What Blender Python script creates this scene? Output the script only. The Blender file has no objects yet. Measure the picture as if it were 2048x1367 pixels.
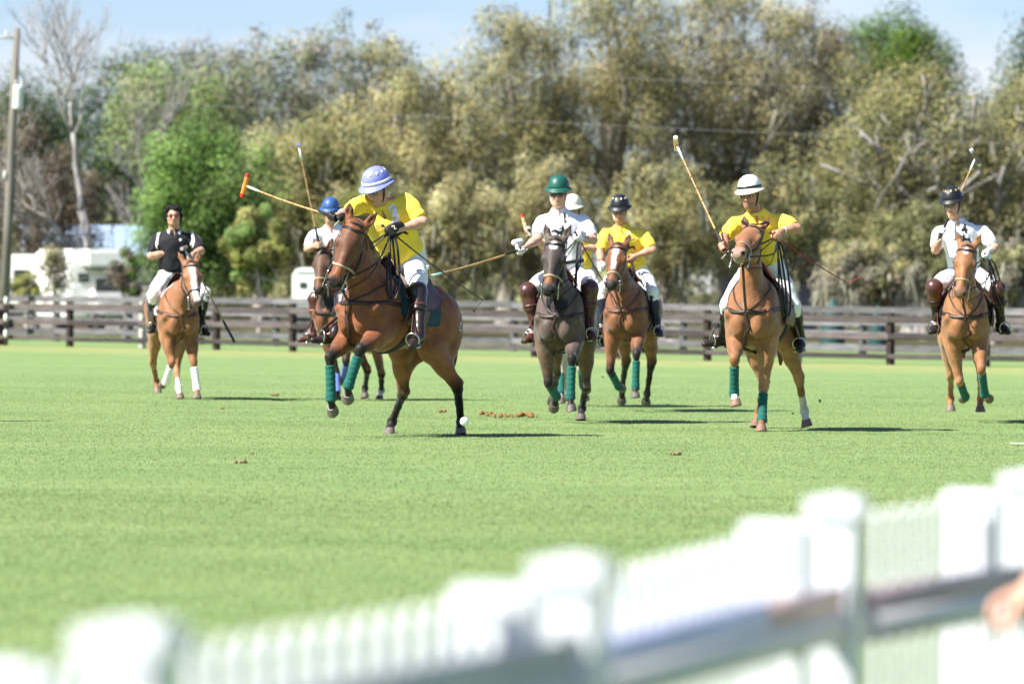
import bpy, bmesh, math, random
import numpy as np
from math import sin, cos, radians, pi
from mathutils import Vector, Matrix, Euler, noise as mnoise
from mathutils.bvhtree import BVHTree

# ------------------------------------------------------------------ camera, world, sun, exposure
scene = bpy.context.scene
COL = scene.collection
cam_data = bpy.data.cameras.new('camera')
cam_data.lens = 200.0
cam_data.sensor_width = 36.0
cam_data.clip_start = 0.5
cam_data.clip_end = 4000.0
cam_data.dof.use_dof = True
cam_data.dof.focus_distance = 54.6
cam_data.dof.aperture_fstop = 3.0
cam = bpy.data.objects.new('camera', cam_data)
COL.objects.link(cam)
cam.location = (0.0, 0.0, 1.45)
PITCH = math.atan((683.5 - 575.0) / (200.0 / 36.0 * 2048.0))
cam.matrix_world = Matrix.Translation((0, 0, 1.45)) @ Matrix.Rotation(pi / 2 - PITCH, 4, 'X') @ Matrix.Rotation(radians(-0.6) * -1.0, 4, 'Z')
scene.camera = cam

SUN_EL, SUN_AZ = radians(47.0), radians(-119.0)      # azimuth from +Y, clockwise positive; sun stands left, a little behind the camera
sdir = Vector((cos(SUN_EL) * sin(SUN_AZ), cos(SUN_EL) * cos(SUN_AZ), sin(SUN_EL)))
sun_data = bpy.data.lights.new('sun', 'SUN')
sun_data.energy = 5.0
sun_data.angle = radians(0.53)
sun_data.color = (1.0, 0.955, 0.88)
sun = bpy.data.objects.new('sun', sun_data)
COL.objects.link(sun)
sun.rotation_euler = (-sdir).to_track_quat('-Z', 'Y').to_euler()
sun.location = (-60, -20, 60)

world = bpy.data.worlds.new('World')
scene.world = world
world.use_nodes = True
wt = world.node_tree
for n in list(wt.nodes):
    wt.nodes.remove(n)
w_out = wt.nodes.new('ShaderNodeOutputWorld')
w_bg = wt.nodes.new('ShaderNodeBackground')
w_sky = wt.nodes.new('ShaderNodeTexSky')
w_sky.sky_type = 'NISHITA'
w_sky.sun_disc = False
w_sky.sun_elevation = SUN_EL
w_sky.sun_rotation = SUN_AZ
w_sky.air_density = 1.0
w_sky.dust_density = 0.0
w_sky.ozone_density = 1.0
w_bg.inputs['Strength'].default_value = 0.062
w_co = wt.nodes.new('ShaderNodeTexCoord')
w_mp = wt.nodes.new('ShaderNodeMapping')
w_mp.inputs['Scale'].default_value = (9.0, 9.0, 42.0)
w_no = wt.nodes.new('ShaderNodeTexNoise')
w_no.inputs['Scale'].default_value = 1.0
w_no.inputs['Detail'].default_value = 5.0
w_no.inputs['Roughness'].default_value = 0.55
w_rm = wt.nodes.new('ShaderNodeValToRGB')
w_rm.color_ramp.elements[0].position = 0.50
w_rm.color_ramp.elements[0].color = (0, 0, 0, 1)
w_rm.color_ramp.elements[1].position = 0.80
w_rm.color_ramp.elements[1].color = (1, 1, 1, 1)
w_mx = wt.nodes.new('ShaderNodeMix')
w_mx.data_type = 'RGBA'
w_mx.inputs[7].default_value = (6.2, 6.4, 6.8, 1.0)
wt.links.new(w_co.outputs['Generated'], w_mp.inputs['Vector'])
wt.links.new(w_mp.outputs['Vector'], w_no.inputs['Vector'])
wt.links.new(w_no.outputs['Fac'], w_rm.inputs['Fac'])
wt.links.new(w_rm.outputs['Color'], w_mx.inputs[0])
w_tn = wt.nodes.new('ShaderNodeMix')
w_tn.data_type = 'RGBA'
w_tn.blend_type = 'MULTIPLY'
w_tn.inputs[0].default_value = 1.0
w_tn.inputs[7].default_value = (0.58, 0.68, 1.0, 1.0)
wt.links.new(w_sky.outputs['Color'], w_tn.inputs[6])
wt.links.new(w_tn.outputs[2], w_mx.inputs[6])
wt.links.new(w_mx.outputs[2], w_bg.inputs['Color'])
wt.links.new(w_bg.outputs['Background'], w_out.inputs['Surface'])

scene.view_settings.view_transform = 'Standard'
scene.view_settings.look = 'None'
scene.view_settings.gamma = 1.0
scene.view_settings.use_curve_mapping = False
scene.view_settings.exposure = 1.3
scene.render.engine = 'CYCLES'
scene.cycles.use_denoising = True
scene.cycles.max_bounces = 6
scene.cycles.diffuse_bounces = 3
scene.cycles.glossy_bounces = 3
scene.cycles.transparent_max_bounces = 10

# ------------------------------------------------------------------ helpers: objects, meshes, materials
def link(o):
    COL.objects.link(o)
    return o

def empty(name, label=None, cat=None, group=None, loc=(0, 0, 0), rot=(0, 0, 0), sc=1.0):
    o = bpy.data.objects.new(name, None)
    o.empty_display_size = 0.2
    o.location = loc
    o.rotation_euler = rot
    o.scale = (sc, sc, sc)
    link(o)
    tag(o, label, cat, group)
    return o

def tag(o, label=None, cat=None, group=None, kind=None):
    if label: o['label'] = label
    if cat: o['category'] = cat
    if group: o['group'] = group
    if kind: o['kind'] = kind
    return o

def mesh_np(name, V, Fq, smooth=True, col=None):
    V = np.asarray(V, np.float32)
    Fq = np.asarray(Fq, np.int32)
    me = bpy.data.meshes.new(name)
    me.vertices.add(len(V)); me.vertices.foreach_set('co', V.ravel())
    k = Fq.shape[1]
    me.loops.add(Fq.size); me.loops.foreach_set('vertex_index', Fq.ravel())
    me.polygons.add(len(Fq))
    me.polygons.foreach_set('loop_start', np.arange(0, Fq.size, k, dtype=np.int32))
    me.polygons.foreach_set('loop_total', np.full(len(Fq), k, np.int32))
    me.polygons.foreach_set('use_smooth', np.full(len(Fq), smooth, bool))
    me.update(calc_edges=True)
    if col is not None:
        c = np.ones((len(V), 4), np.float32); c[:, :3] = col
        a = me.color_attributes.new('Col', 'FLOAT_COLOR', 'POINT')
        a.data.foreach_set('color', c.ravel())
    return me

class MB:
    """collects shapes into one mesh"""
    def __init__(s):
        s.v = []; s.f = []
    def add(s, verts, faces):
        o = len(s.v)
        s.v += [tuple(p) for p in verts]
        s.f += [tuple(i + o for i in f) for f in faces]
    def box(s, c, d, R=None):
        hx, hy, hz = d[0] / 2, d[1] / 2, d[2] / 2
        P = [Vector((x, y, z)) for x in (-hx, hx) for y in (-hy, hy) for z in (-hz, hz)]
        if R is not None: P = [R @ p for p in P]
        c = Vector(c)
        s.add([c + p for p in P], [(0, 1, 3, 2), (4, 6, 7, 5), (0, 4, 5, 1), (2, 3, 7, 6), (0, 2, 6, 4), (1, 5, 7, 3)])
    def tube(s, pts, rad, n=8, caps=True):
        pts = [Vector(p) for p in pts]
        m = len(pts)
        if not hasattr(rad, '__len__'): rad = [rad] * m
        rings = []
        up = None
        for i, p in enumerate(pts):
            t = (pts[min(i + 1, m - 1)] - pts[max(i - 1, 0)])
            if t.length < 1e-9: t = Vector((0, 0, 1))
            t.normalize()
            if up is None:
                up = t.orthogonal().normalized()
            else:
                up = up - t * up.dot(t)
                up = up.normalized() if up.length > 1e-6 else t.orthogonal().normalized()
            b = t.cross(up)
            rings.append([p + (up * cos(2 * pi * j / n) + b * sin(2 * pi * j / n)) * rad[i] for j in range(n)])
        V = [q for r in rings for q in r]
        Fc = [(i * n + j, i * n + (j + 1) % n, (i + 1) * n + (j + 1) % n, (i + 1) * n + j) for i in range(m - 1) for j in range(n)]
        if caps:
            Fc += [tuple(range(n))[::-1], tuple(range((m - 1) * n, m * n))]
        s.add(V, Fc)
    def lathe(s, prof, n=20, M=None, caps=False):
        V = []
        for (r, z) in prof:
            for j in range(n):
                a = 2 * pi * j / n
                V.append(Vector((r * cos(a), r * sin(a), z)))
        if M is not None: V = [M @ p for p in V]
        m = len(prof)
        Fc = [(i * n + j, i * n + (j + 1) % n, (i + 1) * n + (j + 1) % n, (i + 1) * n + j) for i in range(m - 1) for j in range(n)]
        if caps: Fc += [tuple(range(n))[::-1], tuple(range((m - 1) * n, m * n))]
        s.add(V, Fc)
    def sphere(s, c, r, R=None, nu=12, nv=8):
        if not hasattr(r, '__len__'): r = (r, r, r)
        V = []
        for i in range(nv + 1):
            t = pi * i / nv
            for j in range(nu):
                a = 2 * pi * j / nu
                p = Vector((r[0] * sin(t) * cos(a), r[1] * sin(t) * sin(a), r[2] * cos(t)))
                if R is not None: p = R @ p
                V.append(Vector(c) + p)
        Fc = [(i * nu + j, (i + 1) * nu + j, (i + 1) * nu + (j + 1) % nu, i * nu + (j + 1) % nu) for i in range(nv) for j in range(nu)]
        s.add(V, Fc)
    def build(s, name, mat, parent=None, smooth=True, bevel=0.0):
        me = bpy.data.meshes.new(name)
        me.from_pydata([tuple(v) for v in s.v], [], s.f)
        me.update()
        if bevel > 0:
            bm = bmesh.new(); bm.from_mesh(me)
            bmesh.ops.bevel(bm, geom=list(bm.edges), offset=bevel, segments=2, affect='EDGES', clamp_overlap=True)
            bm.to_mesh(me); bm.free()
        if smooth:
            me.polygons.foreach_set('use_smooth', np.ones(len(me.polygons), bool))
            if bevel > 0 or smooth == 'auto':
                me.set_sharp_from_angle(angle=radians(40))
        return obj(name, me, mat, parent)

def obj(name, me, mat, parent=None):
    o = bpy.data.objects.new(name, me)
    if mat is not None:
        me.materials.clear(); me.materials.append(mat)
    if parent is not None: o.parent = parent
    return link(o)

MATS = {}
def mat(name, color=(0.5, 0.5, 0.5), rough=0.6, spec=0.4, metal=0.0, noise=0.0, nscale=8.0, bump=0.0, bscale=60.0,
        attr=False, sheen=0.0, trans=0.0, coat=0.0, stretch=(1, 1, 1), rnd=0.0, vstripe=None):
    """procedural Principled material: colour (or painted vertex colour) varied by noise, with fine bump"""
    if name in MATS: return MATS[name]
    m = bpy.data.materials.new(name)
    m.use_nodes = True
    nt = m.node_tree
    bs = nt.nodes['Principled BSDF']
    bs.inputs['Roughness'].default_value = rough
    bs.inputs['Specular IOR Level'].default_value = spec
    bs.inputs['Metallic'].default_value = metal
    if sheen: 
        bs.inputs['Sheen Weight'].default_value = sheen
        bs.inputs['Sheen Roughness'].default_value = 0.4
    if coat:
        bs.inputs['Coat Weight'].default_value = coat
        bs.inputs['Coat Roughness'].default_value = 0.15
    co = nt.nodes.new('ShaderNodeTexCoord')
    mp = nt.nodes.new('ShaderNodeMapping')
    mp.inputs['Scale'].default_value = stretch
    nt.links.new(co.outputs['Object'], mp.inputs['Vector'])
    if attr:
        at = nt.nodes.new('ShaderNodeAttribute'); at.attribute_name = 'Col'
        src = at.outputs['Color']
    else:
        rgb = nt.nodes.new('ShaderNodeRGB'); rgb.outputs[0].default_value = (*color, 1)
        src = rgb.outputs[0]
    if noise > 0 or rnd > 0:
        hs = nt.nodes.new('ShaderNodeHueSaturation')
        nt.links.new(src, hs.inputs['Color'])
        val = None
        if noise > 0:
            nz = nt.nodes.new('ShaderNodeTexNoise')
            nz.inputs['Scale'].default_value = nscale
            nz.inputs['Detail'].default_value = 5.0
            nt.links.new(mp.outputs['Vector'], nz.inputs['Vector'])
            mr = nt.nodes.new('ShaderNodeMapRange')
            mr.inputs['From Min'].default_value = 0.25; mr.inputs['From Max'].default_value = 0.75
            mr.inputs['To Min'].default_value = 1.0 - noise; mr.inputs['To Max'].default_value = 1.0 + noise
            nt.links.new(nz.outputs['Fac'], mr.inputs['Value'])
            val = mr.outputs['Result']
        if rnd > 0:
            oi = nt.nodes.new('ShaderNodeObjectInfo')
            m2 = nt.nodes.new('ShaderNodeMapRange')
            m2.inputs['To Min'].default_value = 1.0 - rnd; m2.inputs['To Max'].default_value = 1.0 + rnd
            nt.links.new(oi.outputs['Random'], m2.inputs['Value'])
            if val is None: val = m2.outputs['Result']
            else:
                mu = nt.nodes.new('ShaderNodeMath'); mu.operation = 'MULTIPLY'
                nt.links.new(val, mu.inputs[0]); nt.links.new(m2.outputs['Result'], mu.inputs[1])
                val = mu.outputs[0]
        nt.links.new(val, hs.inputs['Value'])
        src = hs.outputs['Color']
    nt.links.new(src, bs.inputs['Base Color'])
    if bump > 0:
        bz = nt.nodes.new('ShaderNodeTexNoise')
        bz.inputs['Scale'].default_value = bscale
        bz.inputs['Detail'].default_value = 3.0
        nt.links.new(mp.outputs['Vector'], bz.inputs['Vector'])
        bp = nt.nodes.new('ShaderNodeBump')
        bp.inputs['Strength'].default_value = bump
        bp.inputs['Distance'].default_value = 0.01
        nt.links.new(bz.outputs['Fac'], bp.inputs['Height'])
        nt.links.new(bp.outputs['Normal'], bs.inputs['Normal'])
    if trans > 0:
        tr = nt.nodes.new('ShaderNodeBsdfTranslucent')
        mx = nt.nodes.new('ShaderNodeMixShader')
        mx.inputs[0].default_value = trans
        nt.links.new(src, tr.inputs['Color'])
        nt.links.new(bs.outputs[0], mx.inputs[1]); nt.links.new(tr.outputs[0], mx.inputs[2])
        nt.links.new(mx.outputs[0], nt.nodes['Material Output'].inputs['Surface'])
    MATS[name] = m
    return m

# ------------------------------------------------------------------ implicit surfaces (for bodies and clothes)
def nrm(v):
    v = np.asarray(v, float); return v / max(np.linalg.norm(v), 1e-9)

class SDF:
    def __init__(s):
        s.ops = []
    def cone(s, a, b, ra, rb, k=0.03, w=None, f=1.0, sub=False):
        a = np.asarray(a, float); b = np.asarray(b, float)
        R = max(ra, rb)
        s.ops.append(('c', np.minimum(a, b) - R, np.maximum(a, b) + R, k, sub, (a, b, ra, rb, w, f)))
        return s
    def chain(s, pts, rads, k=0.03, w=None, f=1.0):
        for i in range(len(pts) - 1):
            s.cone(pts[i], pts[i + 1], rads[i], rads[i + 1], k if i == 0 else min(k, 0.02), w, f)
        return s
    def ell(s, c, r, R=None, k=0.03, sub=False):
        c = np.asarray(c, float); r = np.asarray(r, float)
        R = np.eye(3) if R is None else np.asarray(R, float)      # columns = axes
        e = np.sqrt(((R * r) ** 2).sum(1))
        s.ops.append(('e', c - e, c + e, k, sub, (c, r, R)))
        return s
    def loft(s, st, k=0.03):
        """stations along x: (x, zc, half height, half width)"""
        st = np.asarray(st, float)
        lo = np.array([st[0, 0] - 0.02, -st[:, 3].max(), (st[:, 1] - st[:, 2]).min()])
        hi = np.array([st[-1, 0] + 0.02, st[:, 3].max(), (st[:, 1] + st[:, 2]).max()])
        s.ops.append(('l', lo, hi, k, False, st))
        return s
    def cut(s, p, n, k=0.01):
        """keep the side where (x-p).n < 0"""
        s.ops.append(('p', None, None, k, False, (np.asarray(p, float), nrm(n))))
        return s
    def field(s, h, pad=0.03):
        lo = np.min([o[1] for o in s.ops if o[1] is not None and not o[4]], 0) - pad
        hi = np.max([o[2] for o in s.ops if o[1] is not None and not o[4]], 0) + pad
        n = np.ceil((hi - lo) / h).astype(int) + 1
        ax = [lo[i] + h * np.arange(n[i]) for i in range(3)]
        D = np.full(n, 0.5, np.float32)
        for typ, l, u, k, sub, a in s.ops:
            if typ == 'p':
                p, nn = a
                d = ((ax[0] - p[0]) * nn[0])[:, None, None] + ((ax[1] - p[1]) * nn[1])[None, :, None] + ((ax[2] - p[2]) * nn[2])[None, None, :]
                D = np.maximum(D, d.astype(np.float32))
                continue
            m = k + 2.5 * h
            i0 = np.clip(np.floor((l - m - lo) / h).astype(int), 0, n - 1)
            i1 = np.clip(np.ceil((u + m - lo) / h).astype(int) + 1, 1, n)
            if np.any(i1 <= i0): continue
            X = ax[0][i0[0]:i1[0]][:, None, None]; Y = ax[1][i0[1]:i1[1]][None, :, None]; Z = ax[2][i0[2]:i1[2]][None, None, :]
            if typ == 'c':
                A, B, ra, rb, w, f = a
                px, py, pz = X - A[0], Y - A[1], Z - A[2]
                ba = B - A
                if w is not None:
                    w = nrm(w); q = (px * w[0] + py * w[1] + pz * w[2]) * (1.0 / f - 1.0)
                    px, py, pz = px + q * w[0], py + q * w[1], pz + q * w[2]
                    ba = ba + (ba @ w) * (1.0 / f - 1.0) * w
                hh = np.clip((px * ba[0] + py * ba[1] + pz * ba[2]) / max(ba @ ba, 1e-9), 0, 1)
                d = np.sqrt((px - hh * ba[0]) ** 2 + (py - hh * ba[1]) ** 2 + (pz - hh * ba[2]) ** 2) - (ra + (rb - ra) * hh)
            elif typ == 'e':
                c, r, R = a
                px, py, pz = X - c[0], Y - c[1], Z - c[2]
                q = 0; q2 = 0
                for j in range(3):
                    t = (px * R[0, j] + py * R[1, j] + pz * R[2, j])
                    q = q + (t / r[j]) ** 2
                    q2 = q2 + (t / r[j] ** 2) ** 2
                q = np.sqrt(q); d = q * (q - 1.0) / np.maximum(np.sqrt(q2), 1e-6)
            else:
                st = a
                x1 = ax[0][i0[0]:i1[0]]
                zc, hh_, hw = (smooth_interp(x1, st[:, 0], st[:, j]) for j in (1, 2, 3))
                out = np.maximum(np.maximum(st[0, 0] - x1, x1 - st[-1, 0]), 0)
                zc, hh_, hw, out = (t[:, None, None] for t in (zc, np.maximum(hh_, 0.01), np.maximum(hw, 0.01), out))
                q = np.sqrt((Y / hw) ** 2 + ((Z - zc) / hh_) ** 2)
                d = (q - 1.0) * np.minimum(hw, hh_) + out
            d = d.astype(np.float32)
            W = D[i0[0]:i1[0], i0[1]:i1[1], i0[2]:i1[2]]
            if sub:
                d = -d
                hk = np.maximum(k - np.abs(W - d), 0) / k
                W[...] = np.maximum(W, d) + hk * hk * k * 0.25
            else:
                hk = np.maximum(k - np.abs(W - d), 0) / k
                W[...] = np.minimum(W, d) - hk * hk * k * 0.25
        return D, lo
    def mesh(s, h, smooth=1):
        D, lo = s.field(h)
        V, Q = surface_nets(D, lo, h)
        for _ in range(smooth):
            V = relax(V, Q, 0.5)
        return V, Q

def smooth_interp(x, xp, fp):
    i = np.clip(np.searchsorted(xp, x) - 1, 0, len(xp) - 2)
    m = np.gradient(fp, xp)
    hh = xp[i + 1] - xp[i]
    t = np.clip((x - xp[i]) / hh, 0, 1)
    return (2 * t**3 - 3 * t**2 + 1) * fp[i] + (t**3 - 2 * t**2 + t) * hh * m[i] + (-2 * t**3 + 3 * t**2) * fp[i + 1] + (t**3 - t**2) * hh * m[i + 1]

def surface_nets(D, lo, h):
    S = D < 0
    nx, ny, nz = D.shape
    cnt = np.zeros((nx - 1, ny - 1, nz - 1), np.int8)
    offs = [(i, j, k) for i in (0, 1) for j in (0, 1) for k in (0, 1)]
    for i, j, k in offs:
        cnt += S[i:nx - 1 + i, j:ny - 1 + j, k:nz - 1 + k]
    act = (cnt > 0) & (cnt < 8)
    idx = np.argwhere(act)
    vid = np.full(act.shape, -1, np.int32)
    vid[act] = np.arange(len(idx))
    vals = [D[idx[:, 0] + i, idx[:, 1] + j, idx[:, 2] + k] for i, j, k in offs]
    pos = np.zeros((len(idx), 3)); c = np.zeros(len(idx))
    for p in range(8):
        for q in range(p + 1, 8):
            dd = np.array(offs[q]) - np.array(offs[p])
            if np.abs(dd).sum() != 1: continue
            a, b = vals[p], vals[q]
            mk = (a < 0) != (b < 0)
            t = np.where(mk, a / np.where(mk, a - b, 1), 0)
            pos += mk[:, None] * (np.array(offs[p]) + t[:, None] * dd)
            c += mk
    V = lo + h * (idx + pos / np.maximum(c, 1)[:, None])
    quads = []
    for ax in range(3):
        sl0 = [slice(None)] * 3; sl1 = [slice(None)] * 3
        sl0[ax] = slice(0, -1); sl1[ax] = slice(1, None)
        a, b = S[tuple(sl0)], S[tuple(sl1)]
        e = np.argwhere(a != b)
        o1, o2 = [x for x in range(3) if x != ax]
        ok = (e[:, o1] > 0) & (e[:, o2] > 0) & (e[:, o1] < D.shape[o1] - 1) & (e[:, o2] < D.shape[o2] - 1)
        e = e[ok]
        fl = a[e[:, 0], e[:, 1], e[:, 2]]
        cs = []
        for d1, d2 in ((-1, -1), (0, -1), (0, 0), (-1, 0)):
            g = e.copy(); g[:, o1] += d1; g[:, o2] += d2
            cs.append(vid[g[:, 0], g[:, 1], g[:, 2]])
        q = np.stack(cs, 1)
        if ax == 1: fl = ~fl
        q[~fl] = q[~fl][:, ::-1]
        quads.append(q)
    Q = np.concatenate(quads)
    return V, Q[(Q >= 0).all(1)]

def relax(V, Q, w):
    A = np.zeros_like(V); n = np.zeros(len(V))
    for a, b in ((0, 1), (1, 2), (2, 3), (3, 0)):
        np.add.at(A, Q[:, a], V[Q[:, b]]); np.add.at(n, Q[:, a], 1)
        np.add.at(A, Q[:, b], V[Q[:, a]]); np.add.at(n, Q[:, b], 1)
    return V * (1 - w) + w * A / np.maximum(n, 1)[:, None]

def bvh_of(V, Q):
    return BVHTree.FromPolygons([tuple(v) for v in V], [tuple(q) for q in Q.tolist()])

def resample(pts, n, closed=False):
    P = np.asarray(pts, float)
    if closed: P = np.vstack([P, P[:1]])
    L = np.concatenate([[0], np.cumsum(np.linalg.norm(np.diff(P, axis=0), axis=1))])
    t = np.linspace(0, L[-1], n + (1 if closed else 0))
    m = np.stack([np.interp(t, L, P[:, j]) for j in range(3)], 1)
    return m[:-1] if closed else m

def catmull(pts, n=6):
    P = [np.asarray(p, float) for p in pts]
    P = [2 * P[0] - P[1]] + P + [2 * P[-1] - P[-2]]
    out = []
    for i in range(1, len(P) - 2):
        for j in range(n):
            t = j / n
            out.append(0.5 * (2 * P[i] + (P[i + 1] - P[i - 1]) * t + (2 * P[i - 1] - 5 * P[i] + 4 * P[i + 1] - P[i + 2]) * t * t + (3 * P[i] - P[i - 1] - 3 * P[i + 1] + P[i + 2]) * t ** 3))
    out.append(P[-2])
    return np.array(out)

def strap(mb, bv, pts, width, thick=0.004, off=0.003, n=24, closed=False, snap=True):
    """flat strap lying on a body: path snapped to the surface, rectangular section"""
    P = resample(pts, n, closed)
    Q, N = [], []
    for p in P:
        if snap:
            loc, no, _, d = bv.find_nearest(Vector(p))
            v = Vector(p) - loc
            if no is None: no = Vector((0, 0, 1))
            Q.append(np.array(loc)); N.append(np.array(no))
        else:
            Q.append(np.array(p)); loc, no, _, d = bv.find_nearest(Vector(p)); N.append(np.array(no))
    Q = np.array(Q); N = np.array(N)
    for _ in range(3):
        if closed:
            N = 0.5 * N + 0.25 * (np.roll(N, 1, 0) + np.roll(N, -1, 0)); Q = 0.5 * Q + 0.25 * (np.roll(Q, 1, 0) + np.roll(Q, -1, 0))
        else:
            N[1:-1] = 0.5 * N[1:-1] + 0.25 * (N[:-2] + N[2:]); Q[1:-1] = 0.5 * Q[1:-1] + 0.25 * (Q[:-2] + Q[2:])
    m = len(Q); V = []
    for i in range(m):
        if closed: t = Q[(i + 1) % m] - Q[i - 1]
        else: t = Q[min(i + 1, m - 1)] - Q[max(i - 1, 0)]
        t = nrm(t); nn = nrm(N[i] - t * (N[i] @ t)); b = np.cross(t, nn)
        c = Q[i] + nn * off
        V += [c - b * width / 2, c + b * width / 2, c + b * width / 2 + nn * thick, c - b * width / 2 + nn * thick]
    F_ = []
    for i in range(m if closed else m - 1):
        j = (i + 1) % m
        for a in range(4):
            b = (a + 1) % 4
            F_.append((i * 4 + a, i * 4 + b, j * 4 + b, j * 4 + a))
    if not closed:
        F_ += [(3, 2, 1, 0), (4 * m - 4, 4 * m - 3, 4 * m - 2, 4 * m - 1)]
    mb.add(V, F_)

def frame(x, hint):
    """3x3 with columns (x, y, z): x given, y close to hint"""
    x = nrm(x); z = nrm(np.cross(x, hint)); y = np.cross(z, x)
    return np.stack([x, y, z], 1)

# ------------------------------------------------------------------ the setting: field, verge, paddock, woodland floor
FA, FB = np.array([-11.8, 131.0]), np.array([9.9, 110.4])         # two points of the board fence along the far side
FD = nrm(np.append(FB - FA, 0))[:2]; FN = np.array([-FD[1], FD[0]])   # along, and away from the camera
if FN[1] < 0: FN = -FN

def ground_material():
    m = bpy.data.materials.new('grass_ground'); m.use_nodes = True
    nt = m.node_tree; bs = nt.nodes['Principled BSDF']; N = nt.nodes; Lk = nt.links
    bs.inputs['Roughness'].default_value = .9; bs.inputs['Specular IOR Level'].default_value = .15
    geo = N.new('ShaderNodeNewGeometry')
    def noise(scale, detail=4, rough=.55, stretch=(1, 1, 1)):
        mp = N.new('ShaderNodeMapping'); mp.inputs['Scale'].default_value = stretch
        Lk.new(geo.outputs['Position'], mp.inputs['Vector'])
        n = N.new('ShaderNodeTexNoise'); n.inputs['Scale'].default_value = scale; n.inputs['Detail'].default_value = detail; n.inputs['Roughness'].default_value = rough
        Lk.new(mp.outputs['Vector'], n.inputs['Vector']); return n.outputs['Fac']
    def ramp(src, stops):
        r = N.new('ShaderNodeValToRGB'); cr = r.color_ramp
        while len(cr.elements) < len(stops): cr.elements.new(.5)
        for e, (p, c) in zip(cr.elements, stops): e.position = p; e.color = (*c, 1)
        Lk.new(src, r.inputs['Fac']); return r.outputs['Color']
    def mixc(f, a, b):
        x = N.new('ShaderNodeMix'); x.data_type = 'RGBA'
        if isinstance(f, float): x.inputs[0].default_value = f
        else: Lk.new(f, x.inputs[0])
        Lk.new(a, x.inputs[6]); Lk.new(b, x.inputs[7]); return x.outputs[2]
    fine = noise(38, 3, .7); mid = noise(3.2, 5, .6, (1, .35, 1)); big = noise(.40, 5, .6, (.6, 1.0, 1))
    base = ramp(mid, [(.30, (.114, .196, .060)), (.5, (.158, .240, .084)), (.72, (.224, .286, .112))])
    dry = ramp(fine, [(.3, (.102, .170, .051)), (.55, (.172, .244, .090)), (.8, (.272, .302, .150))])
    fld = mixc(.28, base, dry)
    bigr = ramp(big, [(.35, (.124, .202, .064)), (.65, (.216, .290, .114))])
    fld = mixc(.45, fld, bigr)
    # signed distance to the fence line (metres, positive beyond it)
    dp = N.new('ShaderNodeVectorMath'); dp.operation = 'DOT_PRODUCT'; dp.inputs[1].default_value = (FN[0], FN[1], 0)
    sb = N.new('ShaderNodeVectorMath'); sb.operation = 'SUBTRACT'; sb.inputs[1].default_value = (FA[0], FA[1], 0)
    Lk.new(geo.outputs['Position'], sb.inputs[0]); Lk.new(sb.outputs[0], dp.inputs[0])
    wob = N.new('ShaderNodeMath'); wob.operation = 'MULTIPLY_ADD'; wob.inputs[1].default_value = 4.0
    Lk.new(noise(.9, 4), wob.inputs[0]); Lk.new(dp.outputs['Value'], wob.inputs[2])
    mr = N.new('ShaderNodeMapRange'); mr.inputs['From Min'].default_value = -20; mr.inputs['From Max'].default_value = 30
    Lk.new(wob.outputs[0], mr.inputs['Value'])
    t = lambda d: (d + 2 + 20) / 50.0
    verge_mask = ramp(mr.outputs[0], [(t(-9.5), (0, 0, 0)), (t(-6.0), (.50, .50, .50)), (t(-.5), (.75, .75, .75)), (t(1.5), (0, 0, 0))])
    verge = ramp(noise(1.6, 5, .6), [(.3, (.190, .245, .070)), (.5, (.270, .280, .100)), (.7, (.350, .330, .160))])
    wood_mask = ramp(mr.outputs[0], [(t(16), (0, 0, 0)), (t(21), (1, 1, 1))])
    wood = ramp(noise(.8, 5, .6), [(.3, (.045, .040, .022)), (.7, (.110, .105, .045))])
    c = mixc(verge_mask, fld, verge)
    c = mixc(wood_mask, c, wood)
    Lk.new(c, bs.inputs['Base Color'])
    bp = N.new('ShaderNodeBump'); bp.inputs['Strength'].default_value = .3; bp.inputs['Distance'].default_value = .02
    Lk.new(noise(55, 3, .75), bp.inputs['Height']); Lk.new(bp.outputs[0], bs.inputs['Normal'])
    return m
GM = ground_material()
gr = MB()
xs = [-2500, -60, -20, 20, 60, 2500]; ys = [-400, 0, 30, 60, 100, 150, 300, 3000]
V = [(x, y, 0.0) for y in ys for x in xs]
gr.add(V, [(j * 6 + i, j * 6 + i + 1, (j + 1) * 6 + i + 1, (j + 1) * 6 + i) for j in range(7) for i in range(5)])
g = gr.build('ground', GM, smooth=False); tag(g, 'mown green polo field running to the verge and the wood', None, None, 'structure')

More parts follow.
